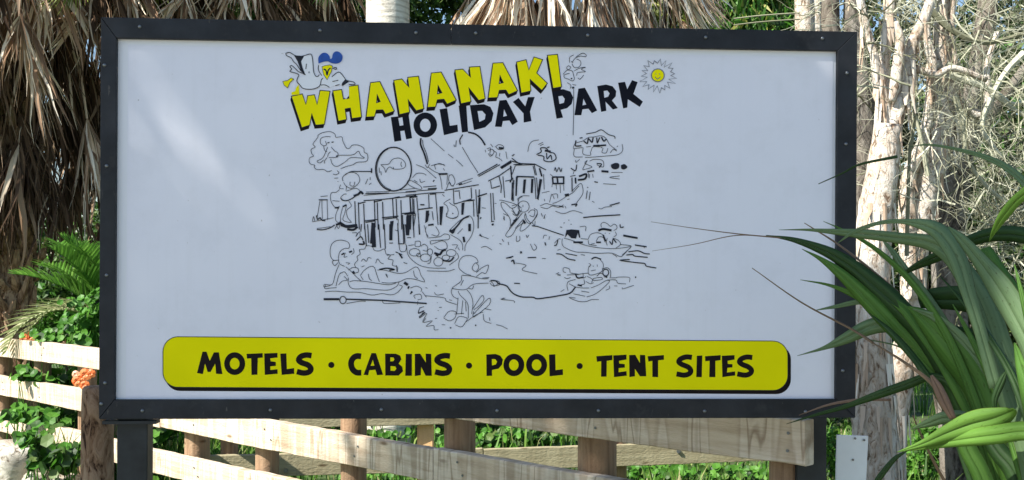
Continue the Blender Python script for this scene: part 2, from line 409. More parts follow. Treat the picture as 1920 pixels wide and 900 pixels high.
A_, B_, C_ = reg(520, 80, 4.5), reg(780, 80, 4.5), reg(1000, 80, 4.5)
PXM = 1/570.
yellow = [
 (A_, [[(112,445),(205,425),(235,515),(250,440),(308,432),(330,515),(355,395),(440,402),(392,683),(318,690),(285,590),(268,690),(200,712)]]),
 (A_, [[(463,398),(538,388),(553,468),(600,462),(592,362),(678,350),(707,622),(625,634),(612,545),(568,552),(580,642),(510,656)]]),
 (A_, [[(782,330),(862,320),(985,570),(910,597),(888,560),(832,562),(818,617),(745,622)],[(838,425),(865,490),(835,500)]]),
 (A_, [[(980,310),(1048,298),(1110,370),(1098,285),(1190,275),(1235,550),(1170,568),(1100,470),(1115,580),(1028,600)]]),
 (B_, [[(128,248),(212,240),(340,478),(262,512),(235,470),(180,475),(165,535),(95,540)],[(185,350),(218,415),(180,425)]]),
 (B_, [[(328,222),(395,215),(462,285),(450,198),(540,192),(585,465),(530,480),(445,370),(465,490),(380,508)]]),
 (B_, [[(650,165),(735,160),(860,398),(785,432),(760,392),(705,395),(690,455),(610,460)],[(710,265),(738,330),(703,338)]]),
 (B_, [[(850,155),(932,135),(955,222),(998,112),(1072,135),(1022,248),(1112,335),(1065,395),(965,300),(972,400),(890,418)]]),
 (B_, [[(1112,98),(1198,90),(1232,365),(1160,378)]])]
for cv, cs in yellow:
    sh = MB(); off = (-9, 30); o = cs[0]
    for f in (1.0, .66, .33):
        poly([[(x+off[0]*f, y+off[1]*f) for x, y in c] for c in cs], .0004, sh, cv)
    for i in range(len(o)):
        a, b_2 = o[i], o[(i+1) % len(o)]
        poly([[a, b_2, (b_2[0]+off[0], b_2[1]+off[1]), (a[0]+off[0], a[1]+off[1])]], .0004, sh, cv)
    let = MB(); poly(cs, .0012, let, cv)
    L_ = piece('letter', let, YEL, vinyl)
    ou = MB()
    for c in cs: stroke(c, 1.5*PXM, .0016, ou, cv, closed=True)
    piece('letter_shadow', sh, INKB, vinyl); piece('letter_outline', ou, INK, vinyl)
dark = [
 (A_, [[(955,622),(1015,615),(1030,695),(1062,690),(1050,600),(1105,595),(1135,800),(1085,810),(1070,735),(1035,740),(1045,820),(985,830)]]),
 (A_, [ell(1247,688,100,106), ell(1247,690,45,55)]),
 (B_, [[(198,555),(262,545),(285,695),(350,685),(355,745),(235,775)]]),
 (B_, [[(360,525),(425,520),(440,745),(388,752)]]),
 (B_, [[(455,520),(575,512),(630,535),(655,590),(640,655),(585,708),(490,732)],[(520,570),(560,568),(588,600),(582,640),(535,662)]]),
 (B_, [[(705,480),(765,475),(862,660),(815,690),(790,650),(735,655),(725,705),(668,702)],[(745,555),(770,610),(738,618)]]),
 (B_, [[(820,493),(868,458),(925,530),(948,452),(1005,450),(965,575),(978,655),(912,668),(910,590)]]),
 (B_, [[(1148,390),(1250,385),(1308,405),(1332,455),(1318,510),(1280,545),(1225,560),(1245,625),(1190,635)],[(1205,445),(1240,440),(1260,468),(1252,500),(1215,510)]]),
 (C_, [[(385,380),(440,372),(545,565),(500,588),(470,550),(420,556),(410,605),(352,605)],[(428,465),(452,515),(420,522)]]),
 (C_, [[(545,358),(620,345),(675,360),(706,400),(702,445),(670,480),(720,545),(678,557),(615,490),(622,568),(578,577)],[(600,400),(630,395),(650,420),(638,448),(605,458)]]),
 (C_, [[(722,330),(780,322),(800,385),(840,308),(888,325),(852,425),(932,490),(905,535),(805,470),(800,540),(765,548)]])]
for cv, cs in dark:
    let = MB(); poly(cs, .0002, let, cv); piece('letter', let, INKN, vinyl)

# ---- banner
Q = reg(0, 0, 1)
def rr(x0, x1, yt0, yt1, yb0, yb1, r):
    pts = []
    for cx, cy, a in ((x1-r, yt1+r, -90), (x1-r, yb1-r, 0), (x0+r, yb0-r, 90), (x0+r, yt0+r, 180)):
        pts += [(cx+r*math.cos(R(a+90*i/8)), cy+r*math.sin(R(a+90*i/8))) for i in range(9)]
    return pts
m1 = MB(); poly([rr(307, 1486, 640, 647, 734, 740, 28)], .0003, m1, Q); piece('banner_shadow', m1, INKB, vinyl)
m2 = MB(); outl = rr(303, 1480, 632, 640, 727, 733, 28); poly([outl], .0010, m2, Q); ban = piece('banner', m2, YEL2, vinyl)
m3 = MB(); stroke(outl, 1.3*PXM, .0015, m3, Q, closed=True); piece('banner_outline', m3, INK, vinyl)
G6, G7, G8 = reg(300, 620, 4.8), reg(700, 620, 4.8), reg(1080, 620, 4.571)
bl = [
 (G6, [[(372,192),(408,192),(437,275),(475,198),(520,198),(552,395),(495,392),(487,300),(445,375),(418,375),(395,300),(375,395),(322,385)]]),
 (G6, [ell(663,300,95,103), ell(663,300,44,52)]),
 (G6, [[(770,212),(915,205),(918,245),(872,250),(868,400),(815,402),(812,252),(775,255)]]),
 (G6, [[(930,208),(1050,203),(1050,245),(985,252),(988,278),(1035,285),(1035,320),(985,325),(985,358),(1050,350),(1052,392),(935,402)]]),
 (G6, [[(1075,210),(1130,207),(1135,350),(1200,340),(1202,392),(1088,402)]]),
 (G6, 's', [(1358,228),(1310,222),(1262,236),(1242,268),(1270,292),(1325,312),(1352,345),(1335,375),(1285,385),(1225,372)], 50),
 (G6, [ell(1537,312,28,28,16)]),
 (G6, 's', [(1806,235),(1765,232),(1730,255),(1715,300),(1730,352),(1765,380),(1808,382)], 52),
 (G7, [[(-20,205),(20,205),(85,400),(30,405),(15,355),(-40,360),(-50,405),(-92,402)],[(-8,265),(6,318),(-28,320)]]),
 (G7, [[(103,210),(200,210),(240,228),(250,262),(225,300),(258,328),(265,370),(225,408),(105,408)],[(150,243),(180,245),(186,262),(178,278),(150,280)],[(152,322),(195,325),(205,345),(190,366),(152,364)]]),
 (G7, [[(290,212),(345,212),(345,410),(285,410)]]),
 (G7, [[(372,212),(420,210),(472,290),(470,210),(520,212),(525,410),(470,410),(430,330),(425,405),(372,412)]]),
 (G7, 's', [(690,232),(640,228),(590,243),(572,270),(602,295),(655,315),(684,345),(670,378),(620,388),(555,374)], 50),
 (G7, [ell(862,318,28,28,16)]),
 (G7, [[(1018,218),(1100,212),(1145,228),(1168,262),(1160,310),(1130,345),(1070,358),(1070,410),(1020,412)],[(1068,258),(1100,260),(1116,283),(1103,308),(1070,316)]]),
 (G7, [ell(1267,312,95,102), ell(1267,312,43,50)]),
 (G7, [ell(1473,312,95,102), ell(1473,312,43,50)]),
 (G7, [[(1585,218),(1642,215),(1645,358),(1710,350),(1712,402),(1590,415)]]),
 (G7, [ell(1862,322,28,28,16)]),
 (G8, [[(180,222),(318,212),(318,255),(270,262),(268,398),(220,398),(222,265),(185,270)]]),
 (G8, [[(325,215),(440,208),(440,250),(375,262),(378,285),(425,290),(425,320),(372,325),(372,360),(440,350),(442,390),(332,402)]]),
 (G8, [[(462,212),(515,210),(555,280),(555,210),(600,212),(610,395),(555,395),(512,330),(512,395),(465,402)]]),
 (G8, [[(622,222),(762,212),(762,252),(712,258),(712,402),(662,400),(662,262),(628,268)]]),
 (G8, 's', [(1003,232),(955,228),(908,244),(890,270),(918,293),(970,315),(993,345),(980,372),(935,385),(870,374)], 47),
 (G8, [[(1045,218),(1092,215),(1088,402),(1040,402)]]),
 (G8, [[(1115,222),(1250,212),(1250,255),(1205,262),(1205,402),(1152,402),(1155,262),(1118,265)]]),
 (G8, [[(1260,218),(1370,212),(1370,250),(1310,262),(1312,288),(1352,290),(1352,318),(1308,322),(1305,362),(1375,352),(1375,388),(1265,402)]]),
 (G8, 's', [(1523,233),(1475,229),(1430,244),(1412,270),(1438,293),(1490,315),(1516,345),(1502,372),(1458,385),(1393,374)], 47)]
for it in bl:
    let = MB()
    if it[1] == 's': stroke(it[2], it[3]/4.8*PXM, .0014, let, it[0], smooth=4)
    else: poly(it[1], .0014, let, it[0])
    is_dot = it[1] != 's' and len(it[1]) == 1 and len(it[1][0]) == 16
    piece('dot' if is_dot else 'letter', let, INKB, vinyl)

# ---- line cartoon
def art(name, cv, strokes, wpx=1.02, mat=INK, polys=()):
    mb = MB()
    for s_ in strokes:
        cl = False; ww = wpx; sm_ = 4
        if isinstance(s_, dict): cl = s_.get('c', False); ww = s_.get('w', wpx); sm_ = s_.get('s', 4); s_ = s_['p']
        stroke(s_, ww*PXM, .0022, mb, cv, closed=cl, smooth=sm_)
    for p_ in polys: poly([p_], .0019, mb, cv)
    o = piece(name, mb, mat, vinyl)
    if name in ('ripple_drawing', 'bank_plants_drawing', 'hill_town_drawing', 'bridge_anglers_drawing', 'bridge_drawing'): o['kind'] = 'stuff'
    return o
W3 = 2.4
# gull over the first letters
wb = MB(); poly([[(160,300),(185,350),(215,385),(290,388),(350,365),(430,372),(500,350),(553,345),(600,345),(575,300),(515,240),(455,270),(440,180),(345,175),(350,262),(325,275),(300,230),(285,98),(225,100),(180,108),(230,262)]], .0013, wb, A_)
poly([[(560,355),(600,355),(600,440),(575,470),(553,440)]], .0018, wb, A_); piece('gull_body', wb, WHT, vinyl)
bb = MB(); poly([rnd([(342,168),(342,115),(375,80),(410,80),(435,105),(440,128),(455,122),(465,85),(490,65),(525,75),(547,110),(535,150),(500,168),(455,165),(420,150),(380,155)])], .0023, bb, A_); piece('gull_cap', bb, BLU, vinyl)
yb = MB()
for nm_, p_ in (('gull_beak', [(372,195),(400,185),(440,180),(460,190),(450,240),(415,305),(385,260)]), ('gull_foot', [(40,320),(80,312),(110,290),(132,300),(100,330),(80,375),(50,350)]), ('gull_foot', [(150,375),(175,345),(182,430),(115,435),(112,412),(145,402)])):
    yb = MB(); poly([p_], .0023, yb, A_); piece(nm_, yb, YEL, vinyl)
art('gull_drawing', A_, [
 [(65,80),(100,75),(140,98),(180,108),(225,100),(265,88),(285,98),(295,160),(300,230),(315,270),(335,278),(350,262)],
 [(65,80),(72,100),(110,120),(130,150),(160,180),(190,225),(230,262),(205,250),(170,235),(150,215),(115,185),(100,195),(115,215),(100,235),(150,250),(175,265),(165,290),(160,320),(185,350),(215,380),(290,385),(350,360),(365,310),(380,290)],
 [(345,180),(340,210),(350,240),(370,270)], [(470,200),(495,205),(490,218),(462,208)], [(455,280),(515,240),(560,285),(580,310),(640,325),(650,345),(600,345)],
 [(460,320),(510,310)], [(485,355),(520,345)], [(360,350),(400,350),(435,370)], [(240,170),(235,215)], [(262,235),(262,250)],
 {'p': [(385,215),(405,225),(415,265),(425,225),(445,205)], 'w': 2.6}, {'p': [(372,195),(400,185),(440,180),(460,190),(450,240),(415,305),(385,260)], 'c': True, 's': 0, 'w': 1},
 {'p': [(40,320),(80,312),(110,290),(132,300),(100,330),(80,375),(50,350)], 'c': True, 's': 0, 'w': 1}], 1.4,
 polys=[[(135,98),(220,105),(195,150),(205,200),(230,260),(190,220),(165,150)], [(540,335),(570,300),(600,322),(560,350),(540,360)]])
# sun with spiky rays
sb = MB(); poly([ell(1058, 268, 52, 52)], .0016, sb, C_); piece('sun_disc', sb, YEL, vinyl)
random.seed(3); rays = []
for i in range(38):
    a = 2*math.pi*i/38+U_(-.04, .04); r = (U_(138, 168) if i % 2 else U_(92, 116)); rays.append((1062+r*math.cos(a), 272+r*.92*math.sin(a)))
art('sun_drawing', C_, [{'p': rays, 'c': True, 's': 0, 'w': 1.3}, {'p': ell(1058, 268, 54, 54, 24), 'c': True, 's': 0, 'w': 1.8}, [(1035,280),(1055,300),(1080,280)], [(1040,250),(1044,262)], [(1070,250),(1072,262)]], 1.2, flat('ink_grey', (.14, .15, .18), .4, .2))
art('diving_bird_drawing', C_, [
 [(310,160),(312,115),(345,95)], [(330,160),(370,110),(420,80),(450,95),(445,110),(400,105),(360,120)], [(370,130),(400,145),(405,175),(385,200),(350,200),(330,170)],
 [(300,185),(285,205),(300,220),(320,200),(300,185)], [(255,260),(290,225),(330,230),(340,250),(350,300),(330,315),(300,300),(270,290),(265,265),(310,250)],
 [(350,230),(400,205),(445,200),(410,215),(445,235)], [(370,270),(380,245),(445,238)], [(430,265),(400,300),(380,290)], [(325,150),(340,160)], {'p': [(325,290),(328,300)], 'w': 3},
 [(290,330),(320,350),(318,380)], [(335,345),(365,352)], {'p': [(338,365),(342,380)], 'w': 4}, {'p': [(345,385),(345,600),(340,775)], 's': 0, 'w': 1.1}])
R1, R2, R3 = reg(560, 230, 4.5), reg(760, 230, 4.5), reg(960, 230, 4.5)
R4, R5, R6, R7 = reg(580, 420, 4.286), reg(740, 400, 3.913), reg(920, 400, 5), reg(1040, 400, 5)
art('thought_cloud_drawing', R1, [
 [(275,400),(240,410),(215,395),(195,390),(150,392),(125,370),(130,355),(95,345),(82,320),(90,290),(120,278),(105,255),(100,220),(135,200),(115,175),(155,120),(160,100),(200,78),(260,70),(300,90),(310,118),(360,115),(370,155),(400,210),(425,210),(450,185),(500,185),(545,210),(550,245),(575,260),(580,300),(560,325),(490,330),(455,350),(400,365),(350,385)],
 [(265,115),(230,112),(185,125),(178,165),(205,190),(230,180),(220,150)], [(205,190),(215,230),(235,240)], [(240,200),(200,290),(150,320),(175,335),(205,310)], [(270,200),(300,235),(325,250),(320,285),(250,290)], [(330,270),(400,270),(460,265),(500,235),(520,270),(548,295),(440,290),(390,325),(320,365),(280,345),(265,300)], [(265,240),(245,260),(240,285)], [(215,340),(212,320),(235,290)],
 {'p': [(245,160),(248,168)], 'w': 4}, {'p': [(280,155),(282,163)], 'w': 4}, [(285,430),(310,435),(335,420),(320,400)], [(295,465),(330,463)], [(325,490),(330,495)], {'p': [(312,278),(325,282)], 'w': 4}])
art('fish_bubble_drawing', R1, [{'p': ell(798, 388, 152, 185, 40), 'c': True, 's': 0, 'w': 2.4}, {'p': ell(802, 386, 146, 178, 20, 100, 250), 's': 0, 'w': 1.2},
 [(690,350),(755,345),(790,305),(850,295),(895,330),(898,365),(870,385),(800,388),(770,370),(745,385),(732,415),(720,380),(690,350)], [(865,325),(860,350),(870,370)], [(795,370),(800,390)], [(675,375),(680,420)], [(690,405),(695,440)]])
art('dreaming_angler_drawing', R1, [
 [(385,440),(430,410),(480,405)], {'p': [(440,408),(500,408),(615,408)], 's': 0, 'w': 1.8}, {'p': [(612,380),(612,420)], 's': 0, 'w': 2.4},
 [(370,490),(365,460),(400,425),(450,415),(495,435),(512,480),(490,520),(440,550),(395,530),(375,500)], [(430,495),(430,525),(460,530),(470,495)], [(400,530),(395,570)],
 [(350,520),(340,550),(375,555)], [(340,560),(310,585),(270,590),(265,650),(300,710),(340,705)], [(280,655),(340,660)], [(400,575),(480,550),(530,590)], [(350,625),(380,600),(400,600)], {'p': [(350,630),(365,650),(400,655),(440,640),(500,600)], 'w': 2}, {'p': [(460,615),(500,600),(520,580),(540,600)], 'w': 4},
 [(340,700),(310,770),(310,825),(345,840),(350,780),(370,700)], [(420,660),(440,700),(400,740),(410,800),(440,840),(370,820),(385,760),(400,690)], {'p': [(300,715),(335,715)], 'w': 3}, {'p': [(370,705),(400,690)], 'w': 3},
 [(580,470),(560,515)], [(600,455),(600,480)], [(590,520),(610,505)],
 [(180,620),(240,615)], [(175,655),(150,800)], [(190,650),(195,810)], [(235,650),(240,820)], {'p': [(165,648),(240,648)], 'w': 2}, [(110,830),(120,790),(130,825)], {'p': [(145,780),(155,815),(175,800),(190,820),(220,825)], 'w': 2.2}, [(110,835),(290,800)], [(150,890),(200,885),(265,875)],
 {'p': [(310,860),(350,850),(400,870),(490,860)], 'w': 4}, {'p': [(340,835),(380,860)], 'w': 3}])
# wharf / bridge: deck rails, piles
deck = [{'p': [(565,582),(740,578),(990,550)], 's': 0}, {'p': [(545,610),(700,598),(990,580)], 's': 0}, {'p': [(545,655),(700,645),(990,612)], 's': 0, 'w': 1.8}, {'p': [(560,596),(760,592)], 's': 0, 'w': 2}]
for x, t_, b2 in ((470,660,880), (500,670,900), (545,680,900), (635,650,880), (660,670,900), (705,665,900), (790,640,800), (820,640,820), (860,650,900), (935,620,760), (960,635,900)):
    deck.append({'p': [(x, t_), (x+8, b2)], 's': 0, 'w': 1.8})
for x0, x1, y in ((500,560,680), (635,700,665), (790,850,635), (940,990,622), (550,660,828), (700,840,800), (870,980,765), (560,640,840), (720,830,812), (890,980,772)):
    deck.append({'p': [(x0, y), (x1, y-14)], 's': 0, 'w': 2})
art('bridge_drawing', R1, deck, polys=[[(610,840),(640,845),(650,1050),(615,1050)][::-1], [(770,830),(800,825),(790,900),(765,900)][::-1], [(905,790),(945,775),(935,900),(905,900)][::-1]])
art('bridge_drawing', R4, [{'p': [(x, y0), (x+dx, y1)], 's': 0, 'w': 1.8} for x, y0, dx, y1 in ((415,0,-5,60), (440,0,15,175), (465,0,10,150), (555,0,15,190), (600,0,8,200), (708,0,10,155), (757,0,10,150), (770,0,10,90), (835,0,5,105), (878,0,5,85))]
    +[{'p': [(x, y), (x+w_, y)], 's': 0, 'w': 1.6} for x, y, w_ in ((640,152,30), (785,108,30), (712,158,50))], polys=[[(495,0),(530,0),(510,160),(485,155)], [(640,0),(668,0),(665,130),(640,130)], [(775,0),(808,0),(800,90),(775,90)]])
art('bridge_drawing', R2, [{'p': p_, 's': 0, 'w': w_} for p_, w_ in (([(0,610),(210,590),(330,585)],1.6), ([(0,580),(260,560)],1.4), ([(330,568),(560,530),(620,520)],1.8), ([(150,540),(260,530)],1.4), ([(190,555),(265,550)],2),
   ([(40,630),(100,620)],2.2), ([(40,640),(48,760)],1.6), ([(95,630),(118,900)],1.6), ([(70,640),(75,760)],1.4), ([(0,770),(85,765)],2.2), ([(85,770),(65,900)],1.4), ([(195,600),(200,720)],1.6), ([(255,605),(275,860)],1.6), ([(205,600),(260,598)],2.2), ([(110,730),(230,715)],2.2), ([(225,745),(235,820)],1.4),
   ([(405,560),(410,680)],1.6), ([(415,575),(460,572)],1.6), ([(455,580),(462,640)],1.4), ([(555,545),(560,635)],1.8), ([(410,685),(460,670),(560,640)],1.6), ([(490,660),(585,650)],2.4), ([(575,660),(580,790)],1.6), ([(595,560),(608,790)],1.6), ([(625,560),(615,880)],1.6), ([(610,620),(690,595)],2.4),
   ([(700,490),(800,440),(900,370)],1.8), ([(610,440),(780,345)],1.8), ([(620,450),(800,350)],1.6), ([(730,555),(720,490)],1.5), ([(735,550),(800,530)],2), ([(720,590),(730,830)],1.6), ([(740,590),(752,820)],1.6), ([(725,835),(750,830)],1.6), ([(790,440),(812,530),(808,590)],1.8), ([(825,450),(840,630)],1.5), ([(845,490),(890,480)],1.6), ([(890,360),(900,470),(885,500)],2.6), ([(905,500),(900,650)],2), ([(915,350),(990,345)],1.6), ([(900,320),(990,345)],2), ([(940,455),(990,450)],2), ([(920,480),(905,660)],1.4))],
   polys=[[(10,780),(50,775),(45,900),(5,900)], [(172,740),(200,738),(192,825),(168,830)], [(288,705),(320,702),(305,865),(290,860)], [(475,675),(500,670),(490,775),(472,775)], [(618,630),(637,625),(632,765),(612,765)], [(935,455),(950,453),(943,615),(932,612)], [(800,370),(895,310),(900,335),(815,388)]])
art('bridge_drawing', R3, [{'p': p_, 's': 0, 'w': w_} for p_, w_ in (([(0,295),(60,340),(195,345),(290,395)],1.8), ([(30,355),(190,350),(210,440)],1.5), ([(40,450),(190,455)],2.6), ([(0,440),(30,360)],1.4), ([(195,460),(205,640)],1.5), ([(210,460),(225,650)],1.5), ([(180,360),(200,440)],1.5), ([(235,380),(255,450)],3), ([(270,430),(275,560)],1.2), ([(10,460),(15,660)],1.4))],
   polys=[[(35,455),(52,450),(42,610),(30,615)], [(100,475),(122,475),(110,595),(92,590)], [(165,470),(185,470),(178,590),(160,590)], [(235,470),(258,475),(228,645),(212,640)]])
# fishermen on the bridge, rods
art('bridge_anglers_drawing', R2, [
 {'p': [(130,125),(128,180),(160,260),(185,345)], 'w': 3.2}, {'p': [(145,140),(150,190),(175,250),(195,330)], 'w': 1.2}, {'p': [(215,130),(330,235)], 's': 0, 'w': 1}, {'p': [(360,260),(405,295)], 's': 0, 'w': 1}, {'p': [(430,310),(485,362)], 's': 0, 'w': 1},
 [(165,350),(185,375),(205,345)], [(190,370),(240,405),(290,425),(360,430)], [(215,360),(270,345),(330,350)], [(245,355),(290,340),(335,360)], {'p': [(280,430),(355,428)], 'w': 3.4}, [(245,355),(255,390)], [(320,380),(330,400)],
 [(290,440),(300,480),(310,560)], [(355,440),(350,520)], [(345,560),(370,500),(390,530),(410,530)], [(370,440),(400,440),(420,500),(390,530),(365,480),(370,440)], [(90,350),(160,380),(230,440),(260,465)],
 [(60,460),(95,425),(150,425),(175,440)], [(20,485),(60,490),(130,535),(130,560),(70,545),(15,510),(20,485)], {'p': [(235,485),(242,490)], 'w': 4}, [(120,470),(130,500),(165,490)], [(70,480),(100,500)],
 [(430,520),(470,500),(570,465)], [(470,520),(560,490)], {'p': [(450,520),(480,512)], 'w': 3},
 {'p': [(530,75),(590,90),(640,130),(675,185)], 'w': 3}, {'p': [(485,95),(460,140),(465,180)], 'w': 2.2}, {'p': [(430,145),(425,200)], 'w': 1.3}, {'p': [(410,180),(415,200)], 'w': 1.2}, {'p': [(480,200),(550,320),(615,420)], 's': 0, 'w': 1.1},
 [(690,215),(720,210),(715,260),(740,270)], [(720,175),(740,200)], [(700,230),(735,220),(750,245),(720,280),(700,255)], [(760,200),(790,180),(825,190),(830,215),(790,222),(765,200)], {'p': [(790,208),(830,212)], 'w': 4}, [(740,230),(770,250),(765,285),(790,295),(820,320)], [(850,240),(860,300)], [(800,250),(795,280)], [(905,280),(925,262)], [(675,225),(680,245)],
 [(380,640),(345,660),(325,680),(350,700),(360,740),(345,780),(380,805),(430,800),(448,760),(430,710),(395,690),(370,670)], {'p': [(395,762),(405,765)], 'w': 2}, {'p': [(345,765),(355,770)], 'w': 2}, [(310,600),(330,620)],
 {'p': [(125,690),(160,690)], 'w': 2.5}, {'p': [(632,800),(640,806)], 'w': 4}, {'p': [(615,780),(615,890)], 'w': 2}, {'p': [(735,850),(742,865)], 'w': 4}, [(755,678),(770,680)], [(645,715),(680,720)], [(835,790),(838,820)]])
art('rowing_picnic_drawing', R5, [
 [(0,120),(20,120),(25,40)], {'p': [(20,70),(28,220)], 's': 0, 'w': 1.8}, {'p': [(55,10),(65,225)], 's': 0, 'w': 1.8}, {'p': [(130,20),(140,180)], 's': 0}, {'p': [(170,0),(185,155)], 's': 0}, [(110,10),(150,15)],
 [(30,225),(80,225),(78,275),(40,275),(30,225)], [(85,235),(100,310),(170,375),(260,400),(375,402)], [(100,235),(140,230)], [(150,205),(185,205),(185,240),(150,240),(150,205)], [(235,422),(380,425),(440,410)],
 {'p': ell(145,285,40,28,14), 'c': True, 's': 0}, {'p': ell(225,325,38,28,14), 'c': True, 's': 0}, {'p': ell(320,355,34,32,14), 'c': True, 's': 0}, {'p': ell(415,290,36,26,14), 'c': True, 's': 0}, {'p': ell(258,283,20,24,10), 'c': True, 's': 0}, {'p': ell(375,325,28,20,10), 'c': True, 's': 0}, {'p': ell(175,305,16,14,10), 'c': True, 's': 0},
 [(420,230),(460,232),(445,262)], [(460,290),(465,330),(400,380)], [(190,240),(215,225),(240,245),(235,275),(205,270)], {'p': [(290,290),(330,300),(350,275),(375,265)], 'w': 4}, {'p': [(350,345),(405,350),(435,320)], 'w': 3}, {'p': [(300,300),(320,312)], 'w': 4}, [(270,310),(260,360),(240,370)],
 {'p': [(245,85),(285,80)], 'w': 3.2}, [(230,95),(225,130),(245,170)], [(300,95),(325,140),(310,165),(270,155)], {'p': [(215,85),(240,180)], 'w': .8}, [(245,180),(330,170),(365,150),(400,160),(395,190),(340,195),(265,200)], [(260,200),(265,225),(300,215),(350,200),(380,220),(380,260),(330,265),(290,240)],
 [(405,120),(440,85),(480,50),(545,15),(575,50),(580,110),(560,170),(520,230),(515,275)], [(410,155),(470,190),(495,220),(500,270)], {'p': [(400,130),(430,120),(460,90),(500,40),(545,20)], 'w': 3}, {'p': [(550,75),(550,130)], 'w': 5}, {'p': [(505,170),(512,210)], 'w': 4}, [(460,150),(500,110)], {'p': [(405,120),(425,140),(440,110)], 'w': 4}, [(465,250),(475,270)],
 [(375,20),(420,35),(465,20)], [(10,380),(15,430)], [(5,280),(55,305)], [(65,360),(90,370)]], polys=[[(85,10),(118,10),(105,160),(80,155)], [(228,0),(255,0),(240,60),(222,70)], [(330,0),(350,0),(342,85),(333,80)]])
art('towed_child_drawing', R5, [
 [(500,430),(472,400),(475,350),(505,315),(560,310),(600,330),(612,360),(590,365),(570,395),(575,415),(600,425),(618,390),(600,365)], [(500,430),(525,445),(560,455)],
 [(490,460),(485,500),(425,545),(440,555),(520,560),(580,520),(690,512)], [(490,455),(560,460),(640,480),(690,478)], [(600,465),(640,435),(670,440),(690,380),(640,400),(600,435)], [(645,475),(695,470)], [(540,550),(570,555),(580,530)],
 [(425,545),(415,575),(430,610),(465,630)], [(465,570),(480,600),(520,640),(540,680),(540,770)], [(530,560),(560,600),(575,660),(565,740)], [(465,620),(455,740)], [(500,640),(490,740)], [(520,650),(525,720)], [(440,740),(510,735)], [(505,490),(485,530)],
 [(695,500),(720,490),(765,500),(770,525),(720,530),(700,510)],
 [(575,700),(640,605),(655,635),(620,680),(580,710)], [(580,740),(690,625),(695,670),(600,750),(575,760),(580,720)], [(360,765),(400,720),(450,725),(440,770),(400,790),(360,770)], [(440,810),(470,760),(530,770),(520,800),(490,835),(445,820)], [(520,800),(600,745),(650,725)], [(660,700),(710,710)], [(650,740),(660,790),(710,810)], [(745,818),(790,830),(830,850)],
 [(220,605),(360,620),(380,645),(455,670)], [(290,580),(310,600),(360,592)], [(400,635),(420,640)], [(345,818),(370,820)], {'p': [(405,840),(415,843)], 'w': 2.6}, {'p': [(590,822),(600,824)], 'w': 2.6}, [(695,765),(700,790)], [(325,692),(345,690)], [(310,655),(315,658)], [(295,775),(310,770)], [(315,712),(322,716)]])
art('rope_drawing', R6, [{'p': [(0,630),(50,635),(80,660),(150,680),(190,730),(230,762),(300,785),(400,788),(440,802),(540,790),(650,772),(750,748),(800,690)], 'w': 2.4}, [(0,635),(25,660),(30,685),(60,670),(75,650)]])
art('sunbather_drawing', R4, [
 [(230,290),(190,290),(165,255),(165,190),(190,145),(240,128),(300,140),(320,170),(310,195),(280,195),(240,225),(230,280),(240,320),(280,340)], [(220,290),(180,300),(200,335),(225,310)], {'p': [(262,235),(268,245)], 'w': 6}, {'p': [(325,215),(330,228)], 'w': 6}, [(350,195),(355,225),(335,245)], [(290,310),(320,315),(305,325)], [(285,230),(275,265),(300,260)],
 [(235,325),(205,400),(180,485),(120,485),(115,505),(165,495)], [(250,390),(230,420),(210,500)], [(250,395),(280,385),(305,420)], [(290,345),(320,370),(380,430),(415,460)], {'p': [(345,380),(360,400)], 'w': 4}, [(310,370),(345,350),(385,355),(390,385),(360,395)], [(230,490),(260,460),(300,450),(275,420)], [(125,490),(120,520),(165,515),(215,512)],
 [(310,430),(310,480),(345,520),(450,520),(560,530),(640,530),(700,500),(720,465)], [(120,545),(200,540),(300,548),(400,550),(500,572),(580,560),(650,570),(700,555),(745,505),(720,490)], [(320,465),(360,455),(470,465),(560,480),(640,488),(695,475)],
 [(405,415),(440,370),(490,340),(520,350),(540,410),(560,465)], [(430,450),(410,420)], [(470,400),(480,440),(500,455)], [(545,370),(600,370),(700,395),(770,390),(850,345),(880,365),(895,410),(925,465),(850,445),(780,440),(720,465),(640,475),(580,470)], [(835,375),(845,420),(870,440)], [(610,400),(625,430),(618,400)],
 {'p': [(560,365),(620,355),(680,365),(640,372)], 'w': 2.5}, [(690,225),(745,245)], {'p': [(720,235),(745,275)], 'w': 3}, [(755,310),(785,318)],
 [(370,350),(360,320),(385,290),(380,260),(405,240),(400,205),(440,200),(455,175),(500,180),(520,210),(560,215),(600,200),(615,240),(650,250),(630,280),(670,290),(665,330),(705,345),(705,385)], [(415,300),(430,280),(455,300),(470,270),(495,275)], [(530,315),(545,280),(570,310),(595,320)], [(415,345),(440,335)], [(620,250),(680,245)]])
art('fishing_rod_drawing', R4, [{'p': [(110,605),(235,605)], 's': 0, 'w': 4}, {'p': ell(266,612,26,30,14), 'c': True, 's': 0, 'w': 1.6}, {'p': [(292,605),(580,614),(943,640)], 's': 0, 'w': 2.6}, [(295,640),(400,622),(450,622)], [(585,620),(605,640),(730,635)]])
